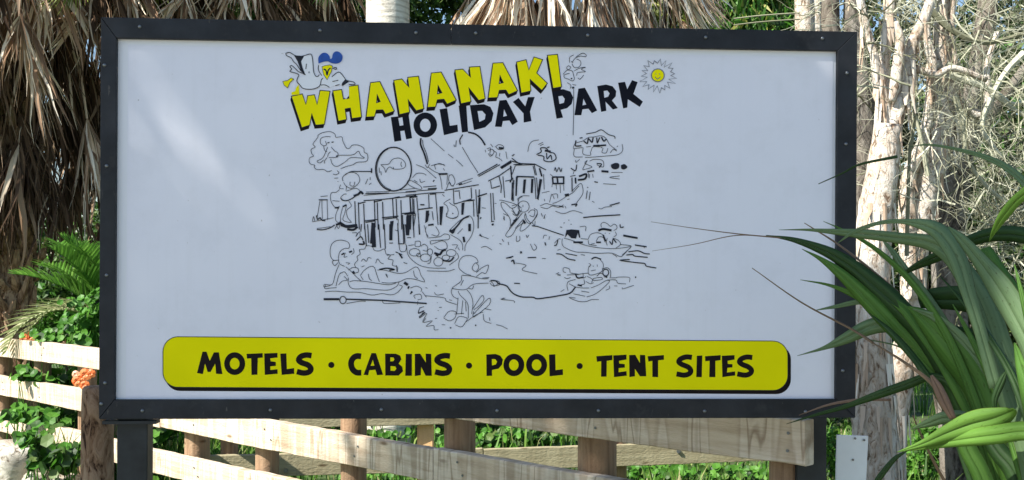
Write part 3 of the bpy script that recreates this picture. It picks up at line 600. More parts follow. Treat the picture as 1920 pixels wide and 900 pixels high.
art('bank_plants_drawing', R4, [
 {'p': [(55,42),(100,45),(160,30),(200,5)], 'w': 2}, [(200,40),(215,15),(230,35),(245,0)], {'p': [(250,5),(300,20),(370,15)], 'w': 5}, {'p': [(300,40),(350,45),(385,20)], 'w': 4}, [(340,70),(380,70),(370,100),(400,60),(405,110)], {'p': [(375,130),(410,100),(430,130)], 'w': 2}, {'p': [(395,160),(435,160),(430,135)], 'w': 3},
 {'p': [(760,470),(790,490)], 'w': 5}, {'p': [(790,520),(800,500)], 'w': 3}, {'p': [(812,550),(822,555)], 'w': 6}, [(810,515),(860,500),(900,520),(895,545)], [(850,600),(840,575),(890,565),(900,600),(870,610)], [(905,545),(940,590)], [(870,620),(870,650)],
 [(920,665),(885,680),(875,720),(920,700)], {'p': [(880,750),(930,710)], 'w': 2}, [(910,790),(935,760)]])
art('bank_plants_drawing', R5, [[(185,690),(175,730),(215,715),(180,770),(235,735),(205,800),(275,790),(230,830),(285,825),(290,855),(320,855)], {'p': [(120,580),(125,586)], 'w': 5}])
art('water_skier_drawing', R2, [[(795,650),(830,655),(940,690),(900,720),(850,680),(810,670),(820,720),(870,780),(890,820)], [(900,715),(940,780),(960,740)], [(990,620),(960,640),(955,690),(985,720)], [(985,730),(940,800),(890,870),(880,900)], {'p': [(890,870),(940,815)], 'w': 2.5}])
art('water_skier_drawing', R6, [[(120,0),(170,25),(185,60),(190,110)], [(210,0),(240,20),(265,0)], [(150,220),(150,185),(250,60),(290,0)], [(155,222),(200,205),(250,130),(310,90)], [(330,0),(345,50),(380,90)], [(440,0),(410,55),(345,130),(300,162),(278,155),(300,90),(320,60)], [(390,80),(415,115),(420,70)], {'p': [(390,115),(440,120),(600,175),(690,205)], 'w': 1.8, 's': 0}, {'p': [(215,70),(250,50)], 'w': 3}, {'p': [(310,60),(325,90)], 'w': 3}])
art('water_skier_drawing', R3, [[(60,660),(50,640),(90,615),(150,615)], {'p': ell(100,705,48,48,16), 'c': True, 's': 0}, [(95,690),(95,710)], [(0,700),(50,690),(65,730),(45,775),(0,740)], [(140,760),(165,735),(195,740),(185,790),(150,780)], [(190,720),(215,740),(210,790),(150,850),(110,800),(115,760)], {'p': [(100,825),(115,850)], 'w': 4}, [(250,760),(260,790)], [(285,770),(270,808)], [(0,860),(90,760)], [(30,890),(100,810)]])
art('speed_boat_drawing', R7, [
 [(75,235),(75,290),(110,325),(200,360),(290,365),(400,375),(540,372),(620,405),(650,390),(725,310)], [(90,230),(160,250),(300,300),(450,325),(600,328),(725,305),(620,290)], [(250,235),(320,242)], [(320,240),(345,195),(410,180),(470,205)], [(320,250),(330,290),(400,300)], [(395,260),(420,220),(460,225),(480,270)], [(345,290),(380,280)], {'p': [(395,270),(440,270)], 'w': 3}, {'p': [(180,270),(270,270)], 'w': 3.4}, {'p': [(415,160),(460,145),(540,158)], 'w': 4},
 [(445,130),(440,100),(465,82),(500,95),(530,120),(560,100),(585,110),(590,140),(560,160)], [(575,170),(585,200),(560,220)], [(480,180),(480,190)], {'p': [(520,185),(520,190)], 'w': 2}, [(500,230),(490,270),(500,300)], [(550,230),(600,250),(625,290),(580,325)], {'p': [(520,260),(545,290),(555,240),(585,275)], 'w': 2}, {'p': [(460,200),(485,260)], 'w': 3}, [(640,390),(720,320)],
 [(0,280),(40,240),(60,240)], {'p': [(0,300),(20,295),(35,250)], 'w': 2}, [(30,345),(60,335)], {'p': [(20,378),(70,385),(130,425),(200,440)], 'w': 2}, {'p': [(105,375),(215,395)], 'w': 1.6}, [(250,385),(290,392)], [(240,125),(295,120),(295,165)], {'p': [(620,100),(625,130),(655,125)], 'w': 2}, {'p': [(650,205),(700,215),(785,230)], 'w': 3.6}, {'p': [(760,295),(820,305),(870,312)], 'w': 2.4}, [(840,300),(850,325)],
 [(550,380),(575,395),(590,410)], {'p': [(700,360),(790,350),(850,375),(900,380)], 'w': 2}, {'p': [(680,390),(740,385),(760,400),(880,412)], 'w': 2}, {'p': [(710,432),(620,440),(780,462),(850,470),(870,495),(960,512)], 'w': 2}, {'p': [(275,38),(400,25),(620,12)], 'w': 2}],
 polys=[[(100,230),(115,155),(160,148),(235,155),(245,225),(235,228),(222,180),(205,235),(160,230),(125,195)]])
art('rowing_boat_drawing', R7, [
 [(330,490),(320,530),(325,570),(360,578),(440,550),(460,510),(460,470),(430,430)], {'p': [(350,430),(385,412),(440,430)], 'w': 2.4}, [(330,500),(345,480),(325,470)], [(345,540),(390,530)], [(405,480),(405,500)], [(365,490),(370,500)], [(320,560),(240,570),(200,580)], [(205,600),(280,605),(300,590)],
 [(150,555),(140,520),(90,510),(85,545),(110,555)], [(155,560),(230,570)], [(120,578),(200,575)], [(95,600),(120,612),(155,602)], {'p': [(30,575),(60,580)], 'w': 2}, [(15,570),(45,555)], {'p': [(200,570),(220,605),(270,600)], 'w': 2.6}, [(270,560),(275,610)], [(280,620),(285,660),(250,670)], [(310,590),(360,620),(350,650)],
 [(370,610),(440,600),(450,620),(370,630),(370,610)], [(400,590),(440,560),(480,600)], [(450,520),(500,510),(530,540),(530,600)], {'p': ell(485,555,28,32,14), 'c': True, 's': 0, 'w': 1.8}, {'p': [(480,590),(500,600)], 'w': 3}, [(500,625),(580,625),(600,655),(675,662)], [(520,605),(580,605),(600,598),(690,598),(712,610),(708,645)],
 [(345,700),(420,670),(490,630),(520,640),(450,710),(380,760),(305,785)], [(130,725),(120,680),(135,640),(200,620)], [(140,660),(200,690),(260,700),(330,700)], {'p': [(220,670),(260,680)], 'w': 3}, [(300,640),(340,660),(370,650)], [(60,735),(95,715)], [(255,730),(330,742)], [(180,755),(290,778)], [(200,795),(140,790),(225,825),(300,828),(350,810),(420,810)], [(485,722),(520,705),(520,680)], [(565,680),(595,682)], [(640,695),(650,708),(750,675)], {'p': [(760,598),(772,600)], 'w': 3}])
art('ripple_drawing', R6, [[(245,210),(245,260),(275,250),(275,210)], [(335,200),(345,225),(362,200)], [(165,265),(172,295)], [(85,280),(100,290)], [(110,240),(125,265)], [(375,285),(405,345),(435,320),(410,285)], {'p': [(285,355),(290,375)], 'w': 3.4}, [(495,235),(505,205),(530,205)], [(555,215),(550,245)], {'p': [(512,270),(520,300)], 'w': 2.2},
 {'p': [(145,420),(215,402)], 'w': 2}, {'p': [(195,450),(215,440),(225,475)], 'w': 2.6}, [(235,465),(300,475),(335,490),(300,520),(320,540),(440,566)], {'p': [(350,415),(430,412)], 'w': 2}, [(485,422),(520,424)], {'p': [(222,656),(278,658)], 'w': 2}, [(140,795),(100,808),(215,820),(225,840)], [(480,10),(490,20)], [(505,20),(510,45)], {'p': [(655,125),(675,130)], 'w': 1.4}, {'p': [(690,85),(696,90)], 'w': 2}, {'p': [(755,98),(762,102)], 'w': 1.6}, {'p': [(735,60),(740,64)], 'w': 1.8}, [(125,20),(128,60)]])
art('ripple_drawing', R3, [[(735,720),(760,725),(790,710),(850,705)], {'p': [(830,695),(860,688),(915,672)], 'w': 2.2}, {'p': [(605,798),(740,785),(920,775)], 'w': 2}, [(775,512),(885,518)], [(845,415),(940,416)], [(915,445),(830,458),(915,472)], {'p': [(640,570),(630,640)], 'w': 1.4}, {'p': [(665,580),(655,650)], 'w': 1.4}, [(680,660),(700,670)], [(370,745),(440,765),(520,740),(600,762)], {'p': [(700,495),(730,500)], 'w': 2}, {'p': [(640,540),(648,545)], 'w': 2}])
art('ripple_drawing', R5, [[(620,160),(690,185)], {'p': [(625,150),(640,170)], 'w': 2}, [(635,250),(670,242),(715,268)], [(820,330),(861,325)], [(780,632),(861,640)], [(800,620),(790,635)], [(225,545),(240,550)], [(295,530),(310,535)], [(800,30),(805,50)], [(770,220),(785,225)], [(790,190),(800,205)], [(835,210),(838,230)]])
art('hill_town_drawing', R3, [
 {'p': [(630,90),(710,75),(760,55),(820,95),(870,110),(875,130)], 'w': 1.5}, [(520,210),(540,170),(600,150),(650,120),(700,115),(760,105),(800,130),(830,180),(890,228)], {'p': [(690,190),(800,185)], 'w': 3}, [(520,215),(560,210),(600,205)], [(530,215),(530,280),(600,285)], [(605,205),(605,260),(665,270),(665,240)], [(670,240),(690,200),(750,200),(770,210)], [(775,210),(765,245),(800,250),(815,210)], [(835,250),(860,220),(890,235)], [(620,290),(700,285),(820,275),(900,265),(940,230),(935,175)],
 {'p': [(545,145),(540,190),(590,190)], 'w': 2.4}, {'p': [(610,150),(640,170),(650,130),(680,160),(690,120)], 'w': 2.4}, {'p': [(720,120),(725,165),(745,120)], 'w': 2.2}, {'p': [(760,115),(780,150),(800,135)], 'w': 2.6}, [(900,190),(890,200)], {'p': [(575,125),(600,122)], 'w': 2}, [(630,200),(670,195)],
 [(540,310),(545,330),(575,305)], [(600,390),(620,350),(640,315),(620,340),(680,370),(600,395)], [(660,320),(700,305),(770,315),(775,370),(720,350)], {'p': [(720,340),(760,345),(740,375)], 'w': 2}, {'p': [(500,380),(540,400),(550,350)], 'w': 2}, [(520,430),(530,400)], {'p': [(570,450),(630,430),(620,470),(560,480)], 'w': 3.6}, {'p': [(640,410),(700,400)], 'w': 3}, {'p': [(760,405),(820,410)], 'w': 4}, [(650,420),(655,465),(660,430)], [(685,430),(690,460)],
 {'p': [(510,460),(512,580)], 'w': 2}, {'p': [(540,460),(542,510)], 'w': 3}, {'p': [(495,450),(540,440)], 'w': 1.5},
 {'p': [(345,455),(440,455),(440,510),(350,510),(345,455)], 's': 0, 'w': 3}, {'p': [(385,460),(390,505)], 'w': 3}, [(325,430),(350,460),(340,540)], [(410,520),(412,590)], [(440,520),(442,570)], {'p': [(360,400),(370,375),(380,410),(400,375),(415,410),(425,380)], 'w': 1.5}, [(255,590),(320,575)], [(375,510),(380,560)],
 [(510,575),(580,510),(600,540),(600,600),(545,680)], [(345,680),(400,660),(470,615),(520,585),(570,530)], {'p': [(450,610),(485,605)], 'w': 5}, [(240,700),(290,680),(330,690),(400,700)], [(350,600),(385,600),(390,635)], [(320,670),(340,600),(360,640)], [(245,710),(300,722),(345,700),(400,712),(440,690)], {'p': [(400,700),(440,710)], 'w': 2}, {'p': [(505,690),(550,685),(540,705)], 'w': 2.4}, [(450,700),(460,720)], [(275,640),(280,660)], [(490,640),(470,645)],
 [(135,240),(150,180),(180,150),(230,140)], [(225,180),(265,160)], [(240,190),(270,175)], {'p': [(210,265),(250,240),(245,210),(290,210),(320,245),(360,255),(375,300),(330,325),(275,315),(270,280),(220,270)], 'w': 2}, {'p': [(280,230),(330,240)], 'w': 4}, {'p': [(295,250),(300,300),(330,270),(340,310)], 'w': 2}, {'p': [(300,205),(320,200)], 'w': 2}, [(0,275),(20,262)]],
 polys=[rnd([(840,350),(880,335),(910,345),(905,380),(870,390),(845,375)]), rnd([(925,355),(955,345),(980,370),(955,390),(930,385)])])
random.seed(11)

# ================================================================ front fence of sawn rails on round posts
def ZF(px): return 2000/(225.8+.2129*px)
fa, fb = P(0, 525, ZF(0)), P(1530, 525, ZF(1530)); fdir = (fb-fa).normalized(); fback = Vector((-fdir.y, fdir.x, 0))
if fback.y < 0: fback = -fback
def on_fence(px, off=0.0):
    """point on the fence line (shifted back by off) that is seen in column px; z = 0"""
    a = fa+fback*off; k = (px-960)/F
    s = (k*a.y-a.x)/(fdir.x-k*fdir.y); p = a+fdir*s; return Vector((p.x, p.y, 0))
fence = thing('timber_fence', on_fence(1080), 'pale rough sawn three rail fence on round posts running behind the sign towards the left', 'fence')
ang = math.atan2(fdir.y, fdir.x)
def rail(root, name, A, B, z0, z1, th, mat, back, wob=.004, px_seg=.09):
    """sawn board from A to B (xy), faces slightly uneven, ends square"""
    d = (B-A); L = d.length; d.normalize(); n = max(3, int(L/px_seg)); q = MB(); ph = U_(0, 9)
    for i in range(n+1):
        x = L*i/n
        w1 = wob*(math.sin(x*2.1+ph)+.5*U_(-1, 1)); w2 = wob*(math.sin(x*1.7+ph*2)+.5*U_(-1, 1)); w3 = wob*.4*U_(-1, 1)
        e = .004
        ring = [(x, w3, z0+w1+e), (x, w3+e, z0+w1), (x, w3+th-e, z0+w1), (x, w3+th, z0+w1+e), (x, w3+th, z1+w2-e), (x, w3+th-e, z1+w2), (x, w3+e, z1+w2), (x, w3, z1+w2-e)]
        q.v += ring
    for i in range(n):
        for k in range(8): q.f.append((i*8+k, i*8+(k+1) % 8, (i+1)*8+(k+1) % 8, (i+1)*8+k))
    q.f += [tuple(range(8))[::-1], tuple(n*8+k for k in range(8))]; q.m = [0]*len(q.f)
    o = link(name, q.mesh(name, mat), root); o.location = Vector((A.x, A.y, 0))-root.location
    o.rotation_euler[2] = math.atan2(d.y, d.x); return o
def splits(pxs, z0, z1, end=0):
    for a, b in zip(pxs, pxs[1:]):
        A, B = on_fence(a), on_fence(b); d = (B-A).normalized()
        rail(fence, 'rail', A+d*.002, B-d*.003, z0+U_(-.003, .003), z1+U_(-.003, .003), .058, M['rail'], fback)
splits((-420, 66, 640, 1511), .960, 1.115)
splits((-420, 300, 812, 1508), .646, .801)
splits((-420, 470, 1500), .338, .493)
def round_post(root, p, r, z1, mat, name='post', sides=14, lean=0.0):
    q = MB(); zz = [-.1, .2, .5, .8, z1-.01, z1]
    rr_ = [r*1.03, r, r*.99, r*1.0, r*.985, r*.93]
    q.tube([(0, 0, z) for z in zz], rr_, sides, jit=.025)
    o = link(name, q.mesh(name, mat, True), root); o.location = Vector((p.x, p.y, 0))-root.location
    o.rotation_euler = (U_(-lean, lean), U_(-lean, lean), U_(0, 6)); return o
for px, wpx in ((1474, 62), (1120, 72), (862, 58), (663, 47), (501, 43), (370, 46), (262, 36), (164, 33), (80, 30), (8, 28), (-60, 28), (-120, 27)):
    r = wpx/2/(225.8+.2129*px)*1.08
    round_post(fence, on_fence(px, .058+r+.003), r, 1.06+U_(-.01, .01), M['post_wood'])
# nail heads
nm = MB(); nm.tube([(0, 0, 0), (0, -.002, 0)], .006, 6); nme = nm.mesh('nail', m_screw)
for px in (862, 663, 501, 370, 80, 8, 1120, 1478):
    for z in (1.01, 1.07, .70, .76, .39, .45):
        p = on_fence(px+U_(-8, 8), -.003); o = link('nail', nme, fence, Vector((p.x, p.y, z+U_(-.01, .01)))-fence.location); o.rotation_euler[2] = ang

# back fence, weathered
ba, bb_ = P(330, 525, 7.25), P(1440, 525, 8.05); bd = (bb_-ba).normalized(); bback = Vector((-bd.y, bd.x, 0))
bf = thing('weathered_fence', Vector((ba.x, ba.y, 0)), 'lower greenish weathered rail fence seen through the gaps under the sign', 'fence')
def on_b(px, off=0):
    a = ba+bback*off; k = (px-960)/F; s = (k*a.y-a.x)/(bd.x-k*bd.y); p = a+bd*s; return Vector((p.x, p.y, 0))
rail(bf, 'rail', on_b(335), on_b(905), .24, .395, .045, M['rail_old'], bback)
rail(bf, 'rail', on_b(907), on_b(1476), .235, .39, .045, M['rail_old'], bback)
rail(bf, 'rail', on_b(335), on_b(905), .575, .73, .045, M['rail_old'], bback)
rail(bf, 'rail', on_b(907), on_b(1476), .58, .735, .045, M['rail_old'], bback)
for px in (430, 1160, 1466): round_post(bf, on_b(px, .12), .06, .80, M['post_wood'])
q = MB(); q.box((0, 0, .36), (.115, .10, .92)); o = link('post', q.mesh('post', M['post_light']), bf); o.location = on_b(798, .10)-bf.location; bv = o.modifiers.new('b', 'BEVEL'); bv.width = .006; o['label'] = 'orange square post'
q = MB(); q.tube([(0, 0, 0), (0, -.012, 0)], .016, 6); bm_ = q.mesh('bolt', m_screw)
for px, z in ((1382, .31), (536, .28), (1272, .33)):
    link('bolt', bm_, bf, Vector((*on_b(px, -.002).xy, z))-bf.location)

# stout old timber post against the sign
q = MB(); zz = [-.1, .3, .6, .9, 1.15, 1.222, 1.23]; q.tube([(0, 0, z) for z in zz], [.060, .058, .057, .056, .056, .054, .045], 12, jit=.05)
base = P(183, 525, 3.72); hiding(q, M['post_grey'], 'old_post', (0, 0, 0), 'stout bark stained timber post beside the left steel leg of the sign', 'post', smooth=True).location = (base.x, base.y, 0)
# white marker plate at the right
mk = thing('marker_plate', P(1598, 525, 4.1)*Vector((1, 1, 0)) if False else Vector((P(1598, 525, 4.1).x, 4.1, 0)), 'small plain white marker plate on a stake below the right corner of the sign', 'marker')
mw_ = flat('marker_white', (.88, .89, .9), .4, .04, 10)
q = MB(); q.v = []; a0 = P(1570, 816, 4.1); a1 = P(1628, 818, 4.1); b0 = P(1566, 960, 4.1); b1 = P(1621, 960, 4.1)
q.add([a0, a1, b1, b0]+[p+Vector((0, .012, 0)) for p in (a0, a1, b1, b0)], [(0,3,2,1), (4,5,6,7), (0,1,5,4), (1,2,6,5), (2,3,7,6), (3,0,4,7)]); part('plate', q, mw_, mk)
q = MB(); c0 = P(1597, 830, 4.14); q.box((c0.x, 4.14, .48), (.04, .04, .98)); part('stake', q, M['post_wood'], mk)
for px, py in ((1603, 822), (1620, 825), (1599, 862)):
    q = MB(); c0 = P(px, py, 4.098); q.tube([c0, c0+Vector((0, -.004, 0))], .0045, 8); part('screw', q, m_screw, mk)

# ================================================================ palms
def frond_dead_mesh(seed, strips=34, L=.85, spread=.5, dark=False):
    """withered fan leaf: stalk plus collapsed strips, hanging along -z from the origin (stalk foot)"""
    random.seed(seed); q = MB(); pl = U_(.45, .75)
    st = [Vector((0, 0, 0)), Vector((U_(-.02, .02), .06, -pl*.4)), Vector((U_(-.04, .04), .07, -pl))]
    st = [Vector(p) for p in catmull([tuple(p) for p in st], 3)]
    q.tube(st, [.016-.008*i/len(st) for i in range(len(st))], 4)
    hub = st[-1]
    for i in range(strips):
        a = spread*U_(-1, 1)*1.1; b_ = U_(-.35, .45); l = L*U_(.55, 1.1)
        d = Vector((math.sin(a), b_*.8, -math.cos(a))).normalized(); pts = []; p = hub.copy(); n = 5
        for k in range(n+1):
            pts.append(p.copy()); d = (d+Vector((U_(-.22, .22), U_(-.22, .22), -.25+U_(-.1, .1)))).normalized(); p += d*l/n
        w0 = random.choice((U_(.012, .03), U_(.025, .072))); wd = [w0*.5, w0, w0*.9, w0*.65, w0*.4, w0*.08]
        s0 = Vector((math.cos(U_(-.9, .9)), U_(-.7, .7), U_(-.2, .2))); tw = U_(-.5, .5)
        sd_ = [s0*math.cos(tw*k)+Vector((0, 1, 0))*math.sin(tw*k) for k in range(n+1)]
        q.ribbon(pts, wd, sd_, fold=U_(.15, .4))
    return q.mesh('dead_frond', M['dead_dark' if dark else 'dead'])
random.seed(5)
DEAD = [frond_dead_mesh(100+i, strips=30, spread=U_(.35, .85)) for i in range(6)]
DARK = [frond_dead_mesh(200+i, strips=26, L=1.0, spread=.28, dark=True) for i in range(4)]
LONG = [frond_dead_mesh(300+i, strips=44, L=1.15, spread=.22) for i in range(4)]
def fan_mesh(seed, mat, L=.6, n=30, arc=150):
    random.seed(seed); q = MB()
    q.tube([Vector((0, 0, 0)), Vector((0, .3, .06)), Vector((0, .6, .05))], [.014, .011, .008], 4); hub = Vector((0, .6, .05))
    for i in range(n):
        a = R(-arc/2+arc*i/(n-1)); l = L*(.75+.25*math.cos(a*.9))*U_(.92, 1.05)
        d = Vector((math.sin(a), math.cos(a), U_(-.05, .12))); pts = []; p = hub.copy()
        for k in range(6):
            pts.append(p.copy()); d = (d+Vector((0, 0, -.05-.12*k*U_(.3, 1)))).normalized(); p += d*l/5
        q.ribbon(pts, [.014, .030, .032, .022, .011, .002], d.cross(Vector((0, 0, 1))), fold=.35)
    return q.mesh('fan_frond', mat)
FANS = [fan_mesh(400+i, M['palm_yellow' if i % 2 else 'palm_green']) for i in range(4)]
def fan_palm(px, Z, rt, label, z_skirt, z_top, n, meshes, rad=.55, dark_n=0, dark_meshes=DARK, zd=(2.2, 3.6), lean=0, trunk_mat=None, fans=5, face=(0, 360), longn=0, loc_shift=0):
    b0 = P(px, HOR, Z); root = thing('fan_palm', (b0.x, Z, 0), label, 'palm tree', 'fan palms with skirts of dead fronds')
    q = MB(); zz = [i*.12 for i in range(int(z_top/.12)+1)]
    q.tube([(lean*z/3, 0, z) for z in zz], [rt*(1.25-.25*min(1, z/1.2))*(1+.07*math.sin(i*2.9)) for i, z in enumerate(zz)], 18, jit=.06)
    link('trunk', q.mesh('trunk', trunk_mat or M['boot'], True), root)
    # split leaf bases on the trunk
    bt = MB(); random.seed(int(px)+77); bt.v = []
    bt.tube([(0, 0, 0), (0, .05, .05), (0, .085, .13)], [.05, .035, .018], 4); bmz = bt.mesh('leaf_base', M['boot'])
    for z in np.arange(.5, z_skirt+.6, .085):
        for k in range(9):
            a = 2*math.pi*k/9+z*7.1+U_(-.1, .1)
            if math.sin(a) > .35 or U_(0, 1) < .16: continue                     # back side of the trunk is never seen
            o = link('leaf_base', bmz, root, (lean*z/3+rt*.95*math.cos(a), rt*.95*math.sin(a), z)); o.rotation_euler = (U_(-.45, .25), U_(-.35, .35), a-math.pi/2); o.scale = (U_(.6, 1.25), U_(.6, 1.4), U_(.6, 1.9))
    def hang(me, z, a, r, tilt):
        o = link('dead_frond', me, root, (lean*z/3+r*math.cos(a), r*math.sin(a), z))
        o.rotation_euler = (tilt*1.3, U_(-.3, .3), a-math.pi/2); s_ = U_(.85, 1.2); o.scale = (s_*U_(.8, 1.25), s_, s_)
    for i in range(n):
        z = z_skirt+.95+(z_top-z_skirt-.4)*(i/n); a = R(U_(*face)); hang(random.choice(DARK if U_(0, 1) < .38 else meshes), z, a, rt+rad*U_(.15, 1.0), U_(.05, .55))
    for i in range(dark_n):
        z = U_(*zd)+.9; a = R(U_(*face)); hang(random.choice(dark_meshes), z, a, rt+.22*U_(.1, 1), U_(-.05, .15))
    for i in range(longn):
        z = U_(zd[0], zd[1])+1.2; a = R(U_(*face)); hang(random.choice(LONG), z, a, rt+.4*U_(.3, 1), U_(-.05, .2))
    for i in range(fans):
        a = 2*math.pi*i/max(1, fans)+U_(-.2, .2); o = link('green_frond', random.choice(FANS), root, (rt*.5*math.cos(a), rt*.5*math.sin(a), z_top-.1+U_(-.2, .5))); o.rotation_euler = (U_(-.2, .8), U_(-.2, .2), a-math.pi/2); o.scale = (1.3,)*3
    return root
FR = (150, 390)                                                   # the side turned to the camera (and the flanks)
fan_palm(30, 10.0, .165, 'shaggy fan palm at the far left, thick skirt of tan dead fronds above its trunk', 3.5, 6.0, 70, DEAD, .85, 46, DARK, (1.9, 3.7), face=(170, 400), longn=5)
fan_palm(248, 11.2, .17, 'fan palm half hidden by the left edge of the sign, long dark strips hanging down', 3.6, 6.0, 44, DEAD, .75, 34, DARK, (2.2, 3.5), face=FR, fans=5, longn=3)
fan_palm(330, 11.0, .18, 'fan palm above the top left of the sign with one yellow green fan', 3.9, 6.0, 26, DEAD, .8, 30, DARK, (3.1, 4.2), face=FR)
fan_palm(560, 11.5, .18, 'fan palm over the sign just left of the smooth white trunk, dark hanging leaves', 4.0, 6.0, 9, DEAD, .7, 44, DARK, (3.1, 4.4), face=FR)
fan_palm(1040, 11.6, .19, 'fan palm over the middle of the sign with dense straw coloured strands hanging straight', 3.9, 6.0, 10, LONG, .7, 12, DARK, (3.3, 4.4), face=FR, longn=44)
fan_palm(1150, 12.4, .17, 'fan palm just right of the straw coloured one, darker strands', 4.0, 6.2, 12, LONG, .5, 20, DARK, (3.4, 4.6), face=FR, longn=12)
# fans seen in the frame
def loose_fan(px, py, Z, yaw, tilt, mi, s=1.0, owner=None):
    return None
def add_fan(root_name_px, px, py, Z, mi, sc_, tilt=-1.45, yaw=0.0):
    rt_ = min((o for o in COL.objects if o.get('category') == 'palm tree'), key=lambda o: abs(o.location.x-P(root_name_px, HOR, o.location.y).x))
    o = link('green_frond', FANS[mi], rt_, P(px, py, Z)+Vector((0, 0, .95*sc_))-rt_.location); o.rotation_euler = (tilt, yaw, 0); o.scale = (sc_,)*3
    o['label'] = 'still green fan leaf'
add_fan(330, 272, 0, 10.1, 1, 1.0, -1.3, .1)
add_fan(330, 350, -30, 10.2, 3, .8, -1.4, -.5)
add_fan(30, 165, 10, 9.2, 1, .75, -1.4, .5)
add_fan(560, 480, 10, 10.6, 0, .8, -1.5, -.2)
add_fan(560, 640, -10, 10.6, 2, .8, -1.5, .3)
# smooth white trunk
root = thing('smooth_trunk_palm', (P(727, HOR, 9.4).x, 9.4, 0), 'tall palm with a smooth pale grey trunk rising behind the middle of the sign', 'palm tree')
q = MB(); zz = [i*.25 for i in range(29)]
q.tube([(0, 0, z) for z in zz], [.19*(1.1-.1*min(1, z/1.5))*(1+.012*math.sin(i*1.7)) for i, z in enumerate(zz)], 24); link('trunk', q.mesh('trunk', M['palmbark'], True), root)
def pinnate(seed, L, mat, n=34, ll=.32, droop=1.0, up=.9, wl=.022, vee=.5, name='feather_frond'):
    """feather leaf from the origin, along +y, arching down"""
    random.seed(seed); q = MB(); pts = []; p = Vector((0, 0, 0)); el = up
    for k in range(n+1):
        pts.append(p.copy()); p += Vector((0, math.cos(el), math.sin(el)))*L/n; el -= droop*1.6/n
    q.tube(pts[::3]+[pts[-1]], [.013-.010*i/(n/3+1) for i in range(len(pts[::3])+1)], 4)
    for k in range(4, n+1):
        f = k/n; l = ll*(math.sin(math.pi*min(1, f*.93+.06))**.6)+.03
        tg = (pts[min(k+1, n)]-pts[k-1]).normalized(); nrm = Vector((1, 0, 0)).cross(tg)
        for sgn in (-1, 1):
            d = (tg*.75+Vector((sgn, 0, 0))*.85+nrm*vee*U_(.7, 1.2)).normalized(); r = []; pp = pts[k].copy()
            for j in range(5):
                r.append(pp.copy()); d = (d+Vector((0, 0, -.10))).normalized(); pp += d*l/4
            q.ribbon(r, [wl*.6, wl, wl*.9, wl*.5, wl*.05], tg.cross(d).cross(d) if False else tg, fold=.3)
    return q.mesh(name, mat)
GF = [pinnate(500+i, 2.2, M['palm_green'], 46, .42) for i in range(2)]
for i in range(12):
    a = 2*math.pi*i/12; o = link('feather_frond', GF[i % 2], root, (0, 0, 6.9)); o.rotation_euler = (0, 0, a)
# young feather palm at the left behind the fence
yp_b = P(215, HOR, 8.75); root = thing('young_feather_palm', (yp_b.x, 8.75, 1.12), 'young feather palm with bright green arching fronds beside the left edge of the sign', 'palm tree')
q = MB(); q.tube([(0, 0, -1.1), (0, 0, -.4), (0, 0, .15)], [.13, .11, .05], 10, jit=.1); link('trunk', q.mesh('trunk', M['boot']), root)
YA = pinnate(601, 1.15, M['palm_green'], 30, .34, .7, 1.25, .03); YB = pinnate(602, 1.2, M['palm_pale'], 30, .30, 1.5, .95, .026); YC = pinnate(603, 1.0, M['palm_green'], 28, .36, .5, 1.35, .034)
for me, rz, rx, s_ in ((YA, 1.35, 0, .85), (YB, 1.75, .1, .9), (YB, 1.45, .25, .8), (YC, 1.15, 0, .85), (YC, 1.9, -.1, .7), (YC, .3, .1, .9), (YA, 2.1, -.1, .85), (YB, -1.4, 0, 1), (YA, -.7, 0, .9), (YC, 1.5, .35, .8), (YA, 1.0, .1, 1.0), (YC, 1.75, .15, .95), (YB, 1.2, .3, .75), (YC, 1.6, .12, .85), (YC, 2.4, .0, .9), (YA, 2.9, .3, .8)):
    o = link('feather_frond', me, root, (0, 0, 0)); o.rotation_euler = (rx, 0, rz); o.scale = (s_,)*3

# ================================================================ right hand trees
def px_tube(q, pts, Z, n=10, k=5, jit=.05, zvar=0):
    """pts: (px, py, radius_px[, dz])"""
    c = catmull([(p[0], p[1], p[2], (p[3] if len(p) > 3 else 0)) for p in pts], k)
    W_ = [P(a[0], a[1], Z+a[3]) for a in c]; q.tube(W_, [max(.002, a[2]*Z/F) for a in c], n, jit=jit); return W_
def twig_gen(q, start, d, L, r, n=7, wig=.45, depth=1, grav=-.03):
    pts = []; p = start.copy(); d = d.normalized()
    for i in range(n+1):
        pts.append(p.copy()); d = (d+rv()*wig*.62+Vector((0, 0, grav))).normalized(); p += d*L/n
    q.tube(pts, [r*(1-.8*i/n) for i in range(n+1)], 3 if r < .006 else 5, cap=False)
    if depth > 0:
        for _ in range(random.randint(3, 5)):
            i = random.randint(1, n-1); dd = (pts[i+1]-pts[i]).normalized()+rv()*.9
            twig_gen(q, pts[i], dd, L*U_(.35, .65), r*.55, n, wig, depth-1, grav)
def bark_flakes(q, path, rad, n, mi=0):
    for _ in range(n):
        i = random.randint(1, len(path)-2); a = U_(math.pi, 2*math.pi); r = rad[i]*1.02
        p = path[i]+Vector((math.cos(a), math.sin(a), 0))*r; l = U_(.06, .22); w_ = U_(.012, .035)
        side = Vector((-math.sin(a), math.cos(a), U_(-.3, .3))); pts = [p, p+Vector((math.cos(a)*.006, math.sin(a)*.006, -l*.5)), p+Vector((math.cos(a)*.03*U_(0, 1), math.sin(a)*.03*U_(0, 1), -l))]
        q.ribbon(pts, [w_, w_*U_(.7, 1.1), w_*.3], side, fold=.3)
PEEL = leafmat('peeling_bark', [(0, (.36, .25, .17)), (.4, (.55, .44, .34)), (1, (.84, .78, .68))], 0, .9, .1)
random.seed(21)
